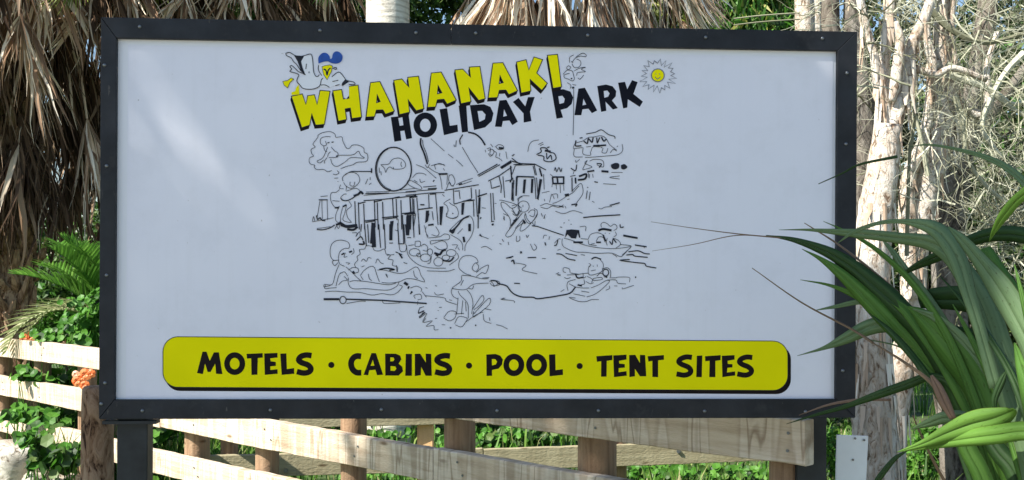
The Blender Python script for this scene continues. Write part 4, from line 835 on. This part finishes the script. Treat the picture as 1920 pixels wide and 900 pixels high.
tr1 = thing('pale_bark_tree', (P(1630, HOR, 5.5).x, 5.5, 0), 'many stemmed tree with flaking white bark standing right against the right edge of the sign', 'tree')
stems1 = [[(1644,930,46),(1640,800,42),(1636,700,38),(1632,600,34),(1634,500,35),(1642,400,33),(1655,320,29),(1665,235,26)],
 [(1667,250,15),(1650,165,13),(1640,110,9),(1625,60,9),(1612,0,8),(1590,-90,6)],
 [(1668,250,20),(1690,180,15),(1702,125,13),(1712,80,11),(1735,30,10),(1765,-60,9)],
 [(1662,240,10),(1658,130,10,.1),(1664,40,9,.1),(1670,-60,9,.1)],
 [(1703,128,9),(1728,132,7),(1755,140,7),(1790,128,6),(1850,150,5)],
 [(1672,190,6,-.05),(1680,150,11,-.05),(1688,80,9,-.05),(1680,40,4,-.05)]]
for s_ in stems1:
    q = MB(); W_ = px_tube(q, s_, 5.5, 14 if s_[0][2] > 20 else 9); c = catmull(s_ if all(len(p) == 3 for p in s_) else [p[:3] for p in s_], 5)
    part('trunk' if s_[0][1] > 800 else 'limb', q, M['palebark'], tr1, smooth=True)
    if s_[0][2] > 9:
        fl = MB(); bark_flakes(fl, W_, [a[2]*5.5/F for a in c], 60 if s_[0][1] > 800 else 22); part('loose_bark', fl, PEEL, tr1, kind='stuff')
tr2 = thing('pale_bark_tree', (P(1705, HOR, 5.9).x, 5.9, 0), 'leaning double stemmed tree with sunlit white bark right of the one touching the sign', 'tree')
stems2 = [[(1668,930,30),(1672,800,28),(1690,690,26),(1712,600,24),(1713,500,24),(1722,420,26),(1738,340,28),(1752,285,30),(1768,225,27),(1776,170,21),(1764,100,14),(1765,20,12),(1772,-90,12)],
 [(1708,560,15,-.05),(1702,450,16,-.05),(1700,370,15,-.05),(1708,320,13,-.05),(1730,270,12,-.05),(1742,200,9,-.05),(1748,120,9,-.05),(1738,60,7,-.05),(1745,-60,6,-.05)],
 [(1770,200,9),(1788,130,8),(1782,60,8),(1790,-60,7)],
 [(1785,170,7),(1815,205,8),(1840,215,10),(1855,190,9),(1850,130,6),(1870,60,5)]]
for s_ in stems2:
    q = MB(); W_ = px_tube(q, s_, 5.9, 14 if s_[0][2] > 20 else 9); c = catmull([p[:3] for p in s_], 5)
    part('trunk' if s_[0][1] > 500 else 'limb', q, M['palebark'], tr2, smooth=True)
    if s_[0][2] > 9:
        fl = MB(); bark_flakes(fl, W_, [a[2]*5.9/F for a in c], 70 if s_[0][1] > 800 else 26); part('loose_bark', fl, PEEL, tr2, kind='stuff')
# crown of leafless, lichen covered twigs
q = MB(); random.seed(31)
for _ in range(150):
    px = U_(1700, 1960); py = U_(-60, 420)
    if px < 1750 and py > 210: py = U_(-60, 200)
    st = P(px, py, U_(5.3, 7.0)); twig_gen(q, st, Vector((U_(-1, 1), U_(-.6, .6), U_(-.9, .6))), U_(.35, .9), U_(.0025, .0055), 9, .75, 2)
part('twigs', q, M['twig'], tr2, kind='stuff')
q = MB()
for _ in range(14): 
    st = P(U_(1600, 1720), U_(-40, 180), U_(5.2, 5.9)); twig_gen(q, st, Vector((U_(-1, 1), U_(-.6, .6), U_(-.6, .8))), U_(.3, .7), U_(.003, .007), 8, .55, 1)
for px, py, L in ((1735, 240, .25), (1715, 190, .2), (1610, 160, .2), (1750, 300, .3)): twig_gen(q, P(px, py, 5.5), Vector((U_(-.5, .5), -.3, -1)), L, .005, 8, .3, 1)
part('twigs', q, M['twig'], tr1, kind='stuff')
# curving individual branches
q = MB()
for s_ in ([(1775,120,6),(1830,150,5),(1880,190,4),(1940,230,3)], [(1790,180,6),(1805,230,5),(1815,300,4),(1850,350,4),(1900,390,3)], [(1780,140,6),(1860,170,5),(1900,195,4),(1950,180,3)], [(1920,100,8),(1890,130,6),(1860,180,5),(1842,240,5),(1880,300,4)], [(1745,20,7),(1790,60,6),(1850,80,5),(1930,60,4)], [(1740,330,5),(1725,250,4),(1712,200,3),(1718,120,3)], [(1700,480,4,-.2),(1705,300,3,-.2),(1712,250,3,-.2),(1720,140,2,-.2)]): px_tube(q, s_, 5.8, 6, 6, .02)
part('branch', q, M['twig'], tr2)
tr3 = thing('grey_bark_tree', (P(1795, HOR, 6.9).x, 6.9, 0), 'grey shaded tree behind the white barked stems, draped with hanging lichen', 'tree')
for s_ in ([(1800,930,34),(1788,700,32),(1778,480,30),(1800,280,26),(1835,130,20),(1860,-60,17)], [(1788,330,16),(1830,250,14),(1890,170,10),(1960,80,8)], [(1795,300,12),(1800,200,10),(1775,80,8),(1790,-60,7)]):
    q = MB(); px_tube(q, s_, 6.9, 12); part('trunk' if s_[0][1] > 800 else 'limb', q, M['greybark'], tr3, smooth=True)  # dark bark tone stands in for the shade on these stems
q = MB(); random.seed(33)
for _ in range(60):                                                   # lichen beard
    st = P(1860+random.gauss(0, 22), 420+random.gauss(0, 28), 6.3+U_(-.1, .1)); d = (st-P(1850, 470, 6.6)); twig_gen(q, st, d+rv()*.2, U_(.10, .26), .0045, 6, .3, 1)
for _ in range(45):
    px, py = random.choice(((1790, 330), (1900, 260), (1920, 420), (1840, 300), (1900, 520), (1770, 560), (1730, 640), (1800, 600), (1900, 350), (1900, 470)))
    st = P(px+random.gauss(0, 25), py+random.gauss(0, 30), 6.4+U_(-.3, .6)); twig_gen(q, st, rv()+Vector((0, 0, -.3)), U_(.2, .5), U_(.003, .006), 8, .5, 1)
part('lichen', q, M['twig'], tr3, kind='stuff')
tr4 = thing('grey_bark_tree', (P(1612, HOR, 6.4).x, 6.4, 0), 'dull grey trunk showing in the gap between the sign and the white barked tree', 'tree')
for s_ in ([(1650,930,36),(1640,700,32),(1622,450,32),(1618,300,30),(1612,180,26),(1600,60,20),(1605,-80,18)], [(1612,300,14),(1585,120,16),(1558,50,17),(1560,-90,16)]):
    q = MB(); px_tube(q, s_, 6.4, 12); part('trunk' if s_[0][1] > 800 else 'limb', q, M['greybark'], tr4, smooth=True)
tr5 = thing('pale_bark_tree', (P(1515, HOR, 7.2).x, 7.2, 0), 'slim pale trunk rising over the top right corner of the sign', 'tree')
for s_ in ([(1515,930,22),(1512,500,20),(1508,60,17),(1502,-90,16)], [(1512,300,10),(1530,80,11),(1524,-90,10)]):
    q = MB(); px_tube(q, s_, 7.2, 12); part('trunk' if s_[0][1] > 800 else 'limb', q, M['palebark'], tr5, smooth=True)
q = MB()
for _ in range(16): twig_gen(q, P(U_(1540, 1640), U_(-40, 40), 6.9), Vector((U_(-1, 1), 0, U_(-.6, .5))), U_(.3, .6), .006, 8, .5, 1)
for y0 in (26, 38): px_tube(q, [(1376,y0+9,1.3),(1430,y0+3,1.5),(1500,y0-2,1.4)], 7.0, 5, 4)
part('twigs', q, M['twig'], tr5, kind='stuff')

# ================================================================ foliage masses
def bush(name, Z, blobs, n, size, mats, w, label, cat, trunk=None, group=None, aspect=1.7, trunk_mat=None, droop=0):
    """blobs in photo pixels (px, py, rx_px, ry_px[, dz]) at depth Z"""
    B = [(P(b[0], b[1], Z+(b[4] if len(b) > 4 else 0)), (b[2]*Z/F, max(b[2], b[3])*Z/F*.8, b[3]*Z/F)) for b in blobs]
    fx = sum(b[0].x for b in B)/len(B); root = thing(name, (fx, Z, 0), label, cat, group)
    part('foliage', leaf_cloud(B, n, size, w, aspect, droop), mats, root)
    q = MB()
    for b in B:
        foot = Vector((fx+U_(-.08, .08), Z+U_(-.08, .08), -.05)); top = b[0]
        mid = foot.lerp(top, .5)+Vector((U_(-.1, .1), U_(-.1, .1), 0)); hgt = max(.3, top.z)
        q.tube([Vector(p) for p in catmull([tuple(foot), tuple(mid), tuple(top)], 4)], [(.014+.012*hgt)*(1-.75*i/8) for i in range(9)], 6)
        for _ in range(5): twig_gen(q, mid.lerp(top, U_(.3, 1)), rv()+Vector((0, 0, .3)), b[1][2]*1.1, .008+.003*hgt, 5, .4, 0)
    part('trunk' if name.endswith('tree') else 'stems', q, trunk_mat or M['greybark'], root); return root
GBU = 'trees beyond the fences'
# behind the left palms
bush('bushy_tree', 14.5, [(60,500,110,90), (150,560,90,90,-.8), (250,470,140,100), (-60,540,120,110)], 15000, .10, [M['bush'], M['bright']], (6, 1), 'dark green bushy tree showing between the left palm trunks', 'tree')
bush('bushy_tree', 16, [(400,-40,170,90), (560,-30,150,90), (760,-20,120,80), (250,0,130,90), (880,-50,110,90), (680,30,120,60)], 15000, .12, [M['bush']], (1,), 'dark green tree crown behind the palm skirts over the top left of the sign', 'tree')
bush('bushy_tree', 15, [(1370,0,70,60), (1440,-30,80,70), (1400,60,90,60), (1480,40,60,70)], 7000, .30, [M['bright'], M['palm_yellow'], M['bush']], (3, 1, 2), 'bright green tree with long drooping leaves over the top right part of the sign', 'tree', aspect=7, droop=1.4)
bush('bushy_tree', 13.5, [(1260,-10,50,45), (1300,30,40,40), (1230,50,40,40)], 2600, .17, [M['palm_yellow'], M['palm_pale']], (1, 1), 'sparse yellow green drooping foliage with sky behind it above the sign', 'tree', aspect=6, droop=1.4)
bush('bushy_tree', 10.5, [(1880,330,110,120), (1930,200,90,120), (1830,480,100,110), (1900,560,110,110), (1730,520,90,110), (1650,420,80,130), (1640,200,60,110,1), (1800,230,80,110,.6), (1860,140,70,80,.8)], 22000, .085, [M['bush'], M['bush_olive'], M['bright']], (5, 4, .6), 'dark olive leafy tree behind the twiggy branches at the far right', 'tree')
bush('bushy_tree', 12, [(1650,40,70,90), (1760,80,60,80), (1850,60,60,90), (1700,230,70,90), (1940,20,50,70)], 7000, .07, [M['bush_olive'], M['bush']], (2, 1), 'thin olive crown with sky holes high on the right', 'tree')
bush('bushy_tree', 18, [(420,560,260,180), (800,520,240,200), (1200,520,260,200), (1560,520,220,200), (0,600,220,140)], 14000, .16, [M['bush']], (1,), 'broad dark hedge like tree row behind everything under the sign', 'tree')
# low undergrowth
bush('leafy_shrub', 8.9, [(150,600,55,36), (100,620,40,22), (190,640,50,40), (178,570,30,30)], 2200, .062, [M['bright'], M['bush']], (7, 1), 'bright green leafy shrub above the top rail at the left', 'shrub', aspect=1.5)
# trailing nasturtium like plants between the rails: round leaves
def round_leaves(cs, n, r, mats, w):
    q = MB()
    for _ in range(n):
        b = random.choice(cs); p = b[0]+Vector((random.gauss(0, .45)*b[1][0], random.gauss(0, .45)*b[1][1], random.gauss(0, .45)*b[1][2]))
        nn = (rv()+Vector((-.5, -.9, .9))).normalized(); a = nn.cross(rv()).normalized(); bb2 = nn.cross(a); rr2 = r*U_(.6, 1.25)
        vs = [p-nn*rr2*.18]+[p+(a*math.cos(k*math.pi/3)+bb2*math.sin(k*math.pi/3))*rr2*U_(.88, 1.08) for k in range(6)]
        q.add(vs, [(0, 1+k, 1+(k+1) % 6) for k in range(6)], random.choices(range(len(w)), w)[0])
    return q
def trailing(Z, blobs, n, r, label, flowers=(), w=(4, 1)):
    B = [(P(b[0], b[1], Z), (b[2]*Z/F, .25, b[3]*Z/F)) for b in blobs]; root = thing('trailing_plant', (B[0][0].x, Z, 0), label, 'plant')
    part('leaves', round_leaves(B, n, r, 0, w), [M['bright'], M['bush']], root)
    q = MB()
    for b in B:
        for _ in range(6):
            foot = Vector((b[0].x+U_(-.2, .2), Z+U_(-.1, .1), 0)); tp = b[0]+Vector((U_(-1, 1)*b[1][0], U_(-.1, .1), U_(-.6, .8)*b[1][2])); q.tube([foot, foot.lerp(tp, .5)+rv()*.05, tp], [.006, .005, .003], 4)
    part('stems', q, M['bright'], root)
    for px, py, rp, pm in flowers:
        zf = 6.9 if py > 690 else Z-.3; c = P(px, py, zf); q = MB(); rr2 = rp*zf/F
        for k in range(6):
            a = k*math.pi/3+.3; d = Vector((math.cos(a), -.35, math.sin(a))); s_ = Vector((-math.sin(a), 0, math.cos(a)))
            q.ribbon([c, c+d*rr2*.5, c+d*rr2*.95+Vector((0, .01, 0)), c+d*rr2*1.05+Vector((0, .02, -.004))], [rr2*.3, rr2*.85, rr2*.95, rr2*.4], s_, fold=.25)
        part('flower', q, M[pm], root)
    return root
random.seed(41)
trailing(8.55, [(120,712,60,18), (170,700,30,25), (60,700,30,14)], 260, .042, 'orange flowered trailing plant at the rail gap next to the old post', [(160,702,11,'petal'), (145,714,10,'petal'), (158,722,9,'petal'), (170,700,8,'petal'), (142,702,7,'petal_pale'), (151,708,9,'petal')])
trailing(9.1, [(60,640,40,8), (120,640,30,8)], 60, .03, 'low plant with small orange blooms on the top rail at the left', [(46,634,9,'petal'), (60,631,10,'petal'), (72,635,8,'petal'), (55,641,8,'petal'), (117,639,8,'petal_pale'), (152,640,6,'petal_pale')])
trailing(8.3, [(110,778,55,16), (140,790,25,22), (40,775,30,12)], 260, .045, 'dark leaved trailing plant in the gap between the middle and bottom left rails')
trailing(7.2, [(112,866,26,26), (130,850,20,22), (60,820,14,26), (80,850,22,18)], 200, .042, 'young leafy plant growing up in front of the bottom left rail', w=(1, 1))
trailing(8.2, [(300,812,30,20), (320,800,30,16), (430,850,30,16), (285,900,20,12)], 220, .042, 'green plant behind the rails just right of the steel leg')
trailing(8.5, [(150,600,28,34), (178,585,16,40), (100,628,40,14), (165,630,24,20)], 420, .032, 'mass of small bright round leaves above the top rail against the sign edge', w=(9, 1))
# rocks at the fence foot
def rock(px, py, Z, rp, label, sx=1.0, sz=.8):
    bm = bmesh.new(); bmesh.ops.create_icosphere(bm, subdivisions=3, radius=1)
    sd_ = U_(0, 99); r = rp*Z/F
    for v in bm.verts:
        c = v.co; k = 1+.16*math.sin(c.x*3.1+sd_)*math.sin(c.y*2.7+sd_*2)+.1*math.sin(c.z*5+sd_*3)+.07*math.sin(c.x*9+c.z*7+sd_)+U_(-.02, .02)
        v.co = Vector((c.x*sx, c.y, c.z*sz))*k*r
    me = bpy.data.meshes.new('rock'); bm.to_mesh(me); bm.free(); me.materials.append(M['rock'])
    me.polygons.foreach_set('use_smooth', [True]*len(me.polygons))
    return link('rock', me, None, P(px, py, Z), None, label, 'rock', 'pale rocks at the foot of the left fence')
random.seed(43)
rock(30, 880, 7.6, 62, 'largest rounded pale rock in the bottom left corner below the rails', 1, .95)
rock(68, 920, 7.3, 34, 'narrow pale rock just right of the largest corner rock', .7, 1.3)
rock(118, 920, 7.4, 44, 'pale rock nearest the old timber post', 1, .8)
# ================================================================ grass
def grass(name, areas, label, mat=M['grass']):
    """areas: (count, x0,x1, y0,y1, hmin,hmax)"""
    q = MB()
    for n, x0, x1, y0, y1, h0, h1 in areas:
        for _ in range(n):
            x, y = U_(x0, x1), U_(y0, y1); cl = math.sin(x*3.3+1)*math.sin(y*2.9+x)
            if U_(-1, 1) > cl+.55: continue
            h = U_(h0, h1)*(1+.25*cl); a = U_(0, 6.28); l = U_(.15, .6)*h; w_ = U_(.004, .009)*(1+h)
            p = Vector((x, y, -.03)); d = Vector((math.cos(a), math.sin(a), 0)); s_ = Vector((-d.y, d.x, 0))
            q.add([p-s_*w_, p+s_*w_, p+d*l*.35+Vector((0, 0, h*.6))+s_*w_*.8, p+d*l*.35+Vector((0, 0, h*.6))-s_*w_*.8, p+d*l+Vector((0, 0, h*.95))], [(0, 1, 2, 3), (3, 2, 4)])
    return link(name, q.mesh(name, mat), kind='stuff', label=label, cat='grass')
random.seed(51)
bush('leafy_shrub', 11.6, [(400,800,90,45), (560,790,110,50), (760,800,110,45), (960,800,110,50), (1140,810,110,50), (1320,815,110,45), (1480,800,90,60), (1580,760,70,80)], 12000, .075, [M['bush'], M['bush_olive'], M['bright']], (6, 3, 1), 'long dark scrubby undergrowth seen through the gap below the sign', 'shrub', aspect=2.2)
grass('grass', [(26000, -5, 5.5, 6.2, 12, .04, .13), (9000, -6, 8, 12, 18, .1, .3), (5000, 1.0, 4.5, 4.2, 8, .08, .25)], 'bright green grass behind and below the fences')
grass('tall_grass', [(420, -3.6, 1.6, 8.6, 10.0, .25, .6), (700, 2.0, 4.5, 5.8, 8.2, .25, .6), (900, -3.6, -1.6, 7.6, 9, .35, .6)], 'taller reedy grass clumps standing behind the low weathered rails')
bush('leafy_shrub', 7.4, [(1770,830,60,45), (1850,870,60,40), (1720,880,40,35), (1560,850,20,50)], 3000, .04, [M['bright'], M['bush']], (4, 1), 'bright green undergrowth below the flax at the right', 'shrub', aspect=1.6)

trailing(9.3, [(700,815,90,22), (900,825,90,18), (560,800,60,20), (1000,812,60,20)], 900, .035, 'broad leaved ground plants between the two fences under the middle of the sign', w=(3, 2))
trailing(8.6, [(1230,885,80,14), (1380,888,70,14), (700,893,60,8), (1540,850,26,40)], 700, .032, 'low clover like plants in front of the weathered fence under the right of the sign', w=(3, 1))
# ================================================================ flax in front of the sign
flax = thing('flax_plant', (1.55, 2.5, 0), 'flax with broad sword shaped green leaves reaching across the right edge of the sign', 'plant')
def flaxmat(name, c1, c2, tr=.18):
    m, t, b = newmat(name)
    n = noise(t, coords(t, (5, 2.2, 1), 'UV'), 1.0, 5); c = ramp(t, n, [(.3, c1), (.7, c2)])
    sp = noise(t, coords(t, (5, 60, 1), 'UV'), 1.0, 3); c = mixc(t, .8, c, mixc(t, 1.0, c, ramp(t, sp, [(.27, (.40, .30, .18)), (.38, (1, 1, 1))]), 'MULTIPLY'))
    sx = t.nodes.new('ShaderNodeSeparateXYZ'); t.links.new(coords(t, (1, 1, 1), 'UV'), sx.inputs[0]); ab = N(t, 'Math', operation='ABSOLUTE'); t.links.new(sx.outputs[0], ab.inputs[0])
    c = mixc(t, 1.0, c, ramp(t, ab.outputs[0], [(.0, (.8, .82, .7)), (.04, (1, 1, 1)), (.95, (1, 1, 1)), (.985, (.6, .42, .22))]), 'MULTIPLY')
    t.links.new(c, b.inputs['Base Color']); b.inputs['Roughness'].default_value = .6; b.inputs['Specular IOR Level'].default_value = .25
    tl = t.nodes.new('ShaderNodeBsdfTranslucent'); t.links.new(c, tl.inputs[0]); mx = t.nodes.new('ShaderNodeMixShader'); mx.inputs[0].default_value = tr
    t.links.new(b.outputs[0], mx.inputs[1]); t.links.new(tl.outputs[0], mx.inputs[2]); t.links.new(mx.outputs[0], t.nodes['Material Output'].inputs['Surface'])
    bump(t, b, n, .25, .003); return m
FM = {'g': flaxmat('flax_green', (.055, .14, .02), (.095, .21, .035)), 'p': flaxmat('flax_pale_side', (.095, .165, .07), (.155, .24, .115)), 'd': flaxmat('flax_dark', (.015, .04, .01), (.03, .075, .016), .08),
      'b': flaxmat('flax_sunlit', (.10, .22, .03), (.14, .28, .045), .3), 'r': flaxmat('flax_brown', (.16, .10, .07), (.25, .17, .12), .05)}  # the 'b' green holds the sunlight of the low leaf in its colour
def blade(pts, mat, fold=.28, roll=0.0, split=None):
    """pts base->tip: (px, py, Z, width_px)"""
    c = catmull(pts, 7); L = len(c); W_ = [P(a[0], a[1], a[2]) for a in c]; wd = [max(.0006, a[3]*a[2]/F) for a in c]
    sides = []
    for i in range(L):
        t_2 = (W_[min(i+1, L-1)]-W_[max(i-1, 0)]).normalized(); view = (W_[i]-Vector((0, 0, EYE))).normalized()
        s_ = t_2.cross(view).normalized(); n_ = s_.cross(t_2); sides.append(s_*math.cos(roll)+n_*math.sin(roll))
    q = MB(); K = 4; uv = []; acc = 0; ph = U_(0, 9)
    for k in range(L):
        if k: acc += (W_[k]-W_[k-1]).length
        t_2 = (W_[min(k+1, L-1)]-W_[max(k-1, 0)]).normalized(); a = sides[k]; nn = t_2.cross(a).normalized(); h = wd[k]*.5
        e1 = 1+.05*math.sin(acc*31+ph); e2 = 1+.05*math.sin(acc*27+ph*2); kp = W_[k]+nn*h*fold*1.35*(1+.15*math.sin(acc*9+ph))+a*h*.12*math.sin(acc*4+ph)
        for f, p_ in ((-1, W_[k]-a*h*e1), (-.001, kp), (.001, kp+a*.00004), (1, W_[k]+a*h*e2)): q.v.append(tuple(p_)); uv.append((f, acc))
    for k in range(L-1):
        for j in (0, 2): q.f.append((k*K+j, k*K+j+1, (k+1)*K+j+1, (k+1)*K+j))
    q.m = [0]*len(q.f); o = part('leaf', q, FM[mat], flax, smooth=True)
    ul = o.data.uv_layers.new(name='UV')
    for lp in o.data.loops: ul.data[lp.index].uv = uv[lp.vertex_index]
    so_ = o.modifiers.new('thick', 'SOLIDIFY'); so_.thickness = .0008; return o
def fl(pts, Z0, Z1, mat, fold=.25, roll=0.0):
    """tip -> base, (x, y, width) in a 1.731x enlarged corner of the photo; depth runs from Z0 at the tip to Z1"""
    n = len(pts); q_ = [(1440+x/1.731, 380+y/1.731, Z0+(Z1-Z0)*k/(n-1), w_/1.731) for k, (x, y, w_) in enumerate(pts)]
    return blade(q_[::-1], mat, fold, roll)
# far layer
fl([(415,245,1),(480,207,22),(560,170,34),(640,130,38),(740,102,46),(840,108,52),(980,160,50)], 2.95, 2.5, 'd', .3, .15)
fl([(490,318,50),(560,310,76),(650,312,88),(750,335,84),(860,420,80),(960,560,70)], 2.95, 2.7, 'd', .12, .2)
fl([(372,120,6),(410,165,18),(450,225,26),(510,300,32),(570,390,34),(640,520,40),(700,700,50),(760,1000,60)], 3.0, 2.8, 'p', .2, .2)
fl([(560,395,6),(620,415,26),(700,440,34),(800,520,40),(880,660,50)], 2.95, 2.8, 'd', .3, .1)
fl([(700,150,44),(760,250,66),(820,350,74),(880,480,80),(930,650,90),(960,900,90)], 2.85, 2.55, 'g', .25, -.3)
# left reaching fans
fl([(105,250,1),(200,268,10),(300,308,26),(390,362,36),(480,450,42),(570,560,46),(650,700,56),(720,900,60),(780,1200,60)], 3.02, 2.72, 'g', .3, .3)
fl([(150,350,1),(225,336,13),(300,322,18),(370,335,20),(440,380,22),(520,480,20)], 3.04, 2.85, 'p', .2)
fl([(95,497,1),(180,472,12),(250,442,34),(330,404,54),(400,396,54),(470,430,46),(540,520,44),(610,640,50),(690,820,56),(760,1100,60)], 3.05, 2.74, 'p', .2, .1)
fl([(110,150,1),(170,182,14),(240,235,36),(320,310,54),(400,395,62),(480,480,66),(560,570,66),(630,680,66),(700,820,66),(780,1100,66)], 3.03, 2.7, 'g', .28, .25)
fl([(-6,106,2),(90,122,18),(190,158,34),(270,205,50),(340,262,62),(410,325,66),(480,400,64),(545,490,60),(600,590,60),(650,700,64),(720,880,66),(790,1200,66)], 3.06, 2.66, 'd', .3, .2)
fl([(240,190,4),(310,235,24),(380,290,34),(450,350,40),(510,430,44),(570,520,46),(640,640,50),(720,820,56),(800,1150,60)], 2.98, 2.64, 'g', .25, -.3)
# broad leaf in the middle, lit side and pale side
fl([(455,338,6),(500,370,56),(560,430,92),(620,500,112),(680,585,116),(720,680,100),(760,790,90),(810,950,84),(860,1250,80)], 2.8, 2.55, 'g', .3, .35)
fl([(470,345,3),(540,372,26),(610,425,40),(670,490,40),(720,560,30),(750,620,22),(780,720,30),(820,900,40)], 2.76, 2.56, 'p', .2, .3)
# folded pale leaves at the top right
fl([(35,88,1),(130,88,8),(220,94,20),(310,102,32),(420,114,38),(520,128,48),(590,170,58),(650,250,76),(695,340,96),(735,450,104),(780,570,110),(830,710,104),(880,900,100),(930,1200,90)], 2.9, 2.35, 'p', .2, .2)
fl([(228,130,2),(285,92,12),(370,64,13),(450,62,18),(530,80,46),(580,120,60),(620,190,56),(650,290,44),(690,420,40),(740,600,40)], 2.75, 2.42, 'p', .25, -.1)
fl([(585,78,4),(630,120,34),(690,190,56),(750,270,78),(810,370,86),(870,490,90),(930,660,96),(980,900,90)], 2.5, 2.25, 'p', .22, .4)
fl([(800,455,4),(830,540,50),(870,640,90),(920,800,100),(960,1000,100)], 2.4, 2.2, 'g', .25, .2)
fl([(718,125,1),(738,85,18),(770,35,34),(820,-20,38),(900,-60,40),(1000,40,46),(1080,300,60)], 2.3, 2.05, 'b', .2, .2)
fl([(460,-182,1),(520,-188,6),(600,-176,10),(700,-150,16),(780,-110,22),(850,-40,28),(950,140,36),(1040,500,50)], 2.5, 2.15, 'p', .2, .1)
fl([(180,60,1),(260,96,8),(350,150,16),(440,230,22),(520,330,26),(600,470,30),(690,700,36),(800,1100,40)], 2.94, 2.6, 'g', .4, .5)
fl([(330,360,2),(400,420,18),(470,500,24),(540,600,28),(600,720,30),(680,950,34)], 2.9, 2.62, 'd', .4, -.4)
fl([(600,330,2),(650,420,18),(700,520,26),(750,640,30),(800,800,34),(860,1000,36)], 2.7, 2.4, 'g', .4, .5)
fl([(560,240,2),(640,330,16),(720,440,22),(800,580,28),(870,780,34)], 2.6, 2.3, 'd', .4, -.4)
fl([(800,200,2),(825,300,16),(850,420,22),(880,600,28),(920,900,30)], 2.3, 2.2, 'g', .4, .3)
# leaf in the sunlit tone and stems at the bottom
fl([(418,810,1),(500,784,26),(580,750,58),(660,722,84),(730,704,84),(785,680,44),(800,668,10)], 2.5, 2.3, 'b', .18, .25)
fl([(430,808,1),(540,784,30),(640,766,50),(740,752,60),(850,742,64),(980,790,60)], 2.52, 2.24, 'b', .2, -.1)
fl([(465,735,2),(520,715,28),(575,697,40),(640,700,40),(700,760,40)], 2.75, 2.6, 'p', .2, .2)
fl([(610,690,30),(650,800,56),(700,900,64),(760,1100,70)], 2.62, 2.55, 'g', .3, .1)
fl([(700,740,30),(750,810,60),(810,890,70),(880,1100,80)], 2.56, 2.45, 'd', .3, .1)
fl([(740,690,6),(735,640,18),(758,580,22),(775,545,4)], 2.4, 2.4, 'd', .3, .1)
fl([(452,806,2),(415,828,14),(380,868,18),(345,920,16),(320,990,10)], 2.9, 2.95, 'd', .3)
fl([(60,718,1),(150,690,8),(240,665,14),(340,630,24),(450,590,30),(530,565,26),(600,600,26),(680,760,30)], 3.03, 2.7, 'd', .3, .1)
fl([(100,690,1),(200,655,7),(300,640,10),(400,640,8)], 3.04, 2.95, 'r', .2)
fl([(530,560,8),(552,600,30),(575,650,34),(600,700,20)], 2.6, 2.6, 'r', .2)
def thin(pts, r, mat='r'):
    c = catmull([(1440+x/1.731, 380+y/1.731, z) for x, y, z in pts], 6); q = MB(); q.tube([P(a[0], a[1], a[2]) for a in c], [max(.0005, r*(1-.75*i/len(c))) for i in range(len(c))], 5); part('dry_tip', q, FM[mat], flax)
thin([(560,620,2.62),(520,575,2.66),(430,510,2.8),(340,455,2.9)], .007)
thin([(340,455,2.9),(270,410,2.95),(110,325,3.0),(-52,212,3.05)], .0045)
thin([(420,290,2.9),(300,190,2.95),(220,130,3.0),(160,92,3.02),(118,66,3.04)], .0045)
thin([(40,114,3.04),(-100,101,3.05),(-240,83,3.08),(-380,62,3.1)], .0022)
thin([(40,114,3.04),(-100,106,3.05),(-240,135,3.08),(-376,157,3.1)], .0020)
thin([(420,-150,2.8),(300,-125,2.85),(240,-95,2.9),(164,-61,2.95)], .0045, 'd')
thin([(700,760,2.8),(620,620,2.85),(540,540,2.9),(430,470,2.95),(330,445,3.0)], .006, 'p')
thin([(640,1000,2.9),(560,880,2.9),(500,760,2.9),(470,690,2.9)], .006)

# ================================================================ shade tree standing left of the viewer, its crown between the sun and the sign
random.seed(61); np.random.seed(61)
SH_ = TO_SUN*6.0
tc = Vector((-3.0, 1.75, 5.3))+SH_; root = thing('shade_tree', (-8.4, -1.9, 0), 'leafy tree just outside the picture that shades the sign', 'tree')
q = MB(); q.tube([Vector(p) for p in catmull([(-8.4, -1.9, 0), (-8.3, -1.6, 3), (-7.9, -1.0, 6), (-7.0, -.5, 9)], 5)], [.26-.012*i for i in range(16)], 10)
for i in range(9): twig_gen(q, Vector((-7.7, -.9, 7.2)), Vector((U_(-1, 1), U_(-.8, 1), U_(.1, .9))), 2.2, .05, 8, .3, 1)
part('trunk', q, M['greybark'], root)
bl_ = [(tc+Vector((U_(-1.1, 1.2), U_(-1.1, 1.0), U_(-.4, .5))), (.75, .75, .45)) for _ in range(16)]
bl_ += [(SH_+Vector((-4.9+U_(-.45, .5), 1.0+U_(-.5, .45), 5.3+U_(-.2, .2))), (.6, .6, .4)) for _ in range(9)]
bl2 = [(SH_+Vector((-4.75+U_(-.45, .4), 2.5+U_(-.5, .55), 5.3+U_(-.2, .2))), (.55, .55, .4)) for _ in range(8)]
crown = leaf_cloud(bl_, 16000, .15, (1,), 1.6, 0, .1)
def in_gap(v):                                                     # opening cut along the sun's line so a soft light patch reaches the sign
    for s0, rg in ((Vector((-1.13, 3.44, 2.04)), .11), (Vector((-1.04, 3.44, 2.16)), .07)):
        w_ = Vector(v)-s0
        if (w_-TO_SUN*w_.dot(TO_SUN)).length < rg: return True
    return False
crown.f = [f for f in crown.f if not in_gap(crown.v[f[0]])]; crown.m = crown.m[:len(crown.f)]
part('foliage', crown, [M['bush']], root)
part('foliage', leaf_cloud(bl2, 1100, .15, (1,), 1.6, 0, .1), [M['bush']], root)
